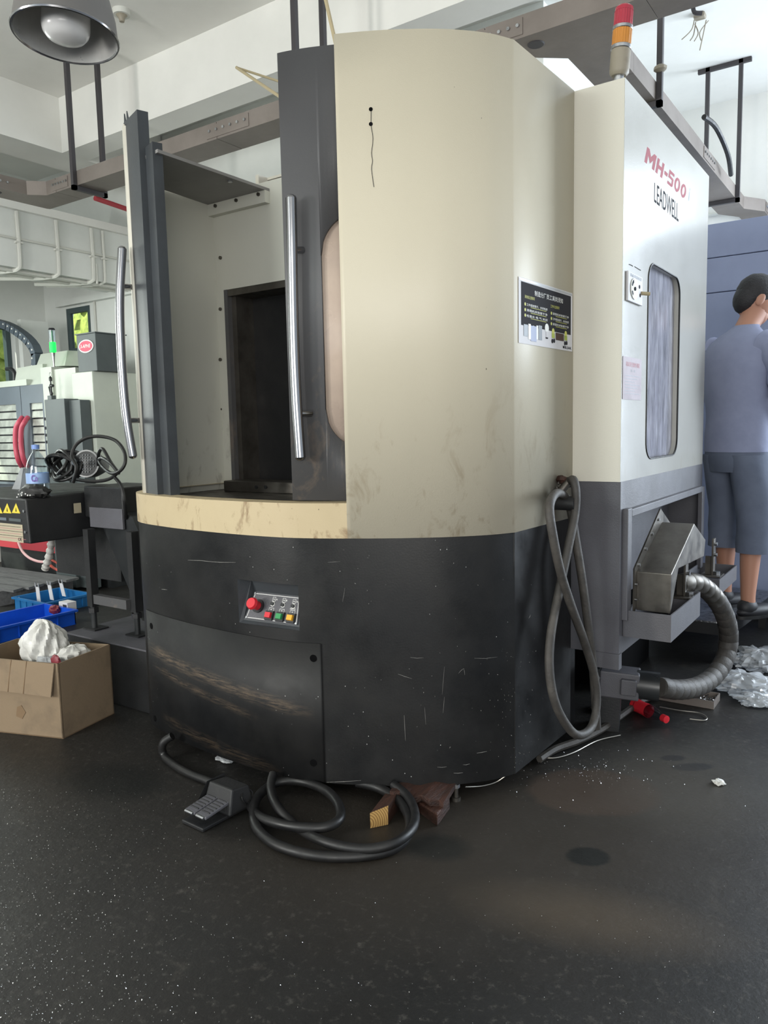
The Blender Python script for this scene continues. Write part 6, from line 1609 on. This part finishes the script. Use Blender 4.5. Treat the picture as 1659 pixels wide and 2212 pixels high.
def hand(c, d, up_, thumb):
    d = d.normalized(); sd_ = d.cross(up_).normalized(); upn = sd_.cross(d).normalized()
    Mh = Matrix(((d.x, sd_.x, upn.x), (d.y, sd_.y, upn.y), (d.z, sd_.z, upn.z)))
    body.blob(c+d*.045, (.052, .041, .017), 14, 9, Mh)
    for k, (ln, o_) in enumerate(((.068, -.030), (.078, -.010), (.073, .010), (.058, .029))):
        a = c+d*.085+sd_*o_
        body.tube([a, a+d*ln*.42-upn*.006, a+d*ln*.70-upn*.028, a+d*ln*.78-upn*.052], [.0095, .009, .0085, .006], 8)
    a = c+d*.03+sd_*thumb*.036
    body.tube([a, a+d*.03+sd_*thumb*.022-upn*.01, a+d*.058+sd_*thumb*.018-upn*.03], [.012, .0105, .008], 8)
hand(bpnt(.30, -.13, 1.03), Fd*.9+Ld*.45-Vector((0, 0, .25)), Vector((0, 0, 1)), -1)
hand(bpnt(.29, .08, .86), Fd*.9-Ld*.35-Vector((0, 0, .35)), Vector((0, 0, 1)), 1)
obj('body', body, M['skin'], per, weld=False)
# shirt: torso and two short sleeves
sh_m = MB()
loft(sh_m, [(.0, 0, .875, .128, .178), (.0, 0, .95, .126, .178), (-.005, 0, 1.08, .118, .172), (-.012, 0, 1.22, .124, .186), (-.012, 0, 1.34, .122, .200), (-.002, 0, 1.42, .108, .190), (.015, 0, 1.475, .088, .135), (.04, 0, 1.515, .068, .076), (.048, 0, 1.53, .064, .066)], 32, (False, False), .012, 3)
for s in (-1, 1):
    pts = [bpnt(.0, s*.135, 1.42), bpnt(.008, s*.188, 1.395), bpnt(.025, s*.222, 1.31), bpnt(.045, s*.237, 1.22), bpnt(.062, s*.242, 1.165)]
    sh_m.tube(crom(pts, 4), [.07+.006*math.sin(k*1.3) if k else .06 for k in range(17)], 16)
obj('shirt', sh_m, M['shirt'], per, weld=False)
st_m = MB()
loft(st_m, [(0, 0, 1.0, .115, .165), (0, 0, .93, .122, .172), (0, 0, .84, .124, .176), (.005, 0, .77, .11, .17)], 28, (False, True), .01, 4)
for s, fo in ((-1, 0.0), (1, .05)):
    loft(st_m, [(0, s*.085, .86, .115, .092), (.015+fo*.5, s*.10, .72, .112, .096), (.03+fo, s*.112, .56, .105, .094), (.03+fo, s*.115, .44, .102, .092), (.028+fo, s*.115, .35, .100, .091)], 24, (True, False), .03, 5+s)
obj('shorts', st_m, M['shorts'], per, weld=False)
hr = MB()
hr.blob(hp_(-.018, 0, .030), (.105, .087, .100), 30, 18, HB, .012, random.Random(4)); hr.blob(hp_(-.045, 0, -.008), (.074, .078, .092), 26, 16, HB, .012, random.Random(5)); hr.blob(hp_(.05, 0, .075), (.055, .066, .048), 18, 10, HB, .02, random.Random(6))
obj('hair', hr, M['hair'], per, weld=False)
for (f_, l_) in ((0, -.11), (.10, .13)):
    sh_ = MB(); sh_.blob(bpnt(f_+.055, l_, .035), (.135, .048, .036), 18, 10, HD); sh_.blob(bpnt(f_-.01, l_, .06), (.06, .045, .045), 14, 9, HD)
    for v_ in sh_.v: v_.z = max(v_.z, PB.z+.001)
    so = obj('shoe', sh_, M['shoe'], per, weld=False)
    sl_ = MB(); sl_.prism([bpnt(f_+.055+.138*math.cos(a), l_+.05*math.sin(a), 0) for a in [2*PI*k/20 for k in range(20)]], (0, 0, .018)); obj('sole', sl_, M['rubber'], so)
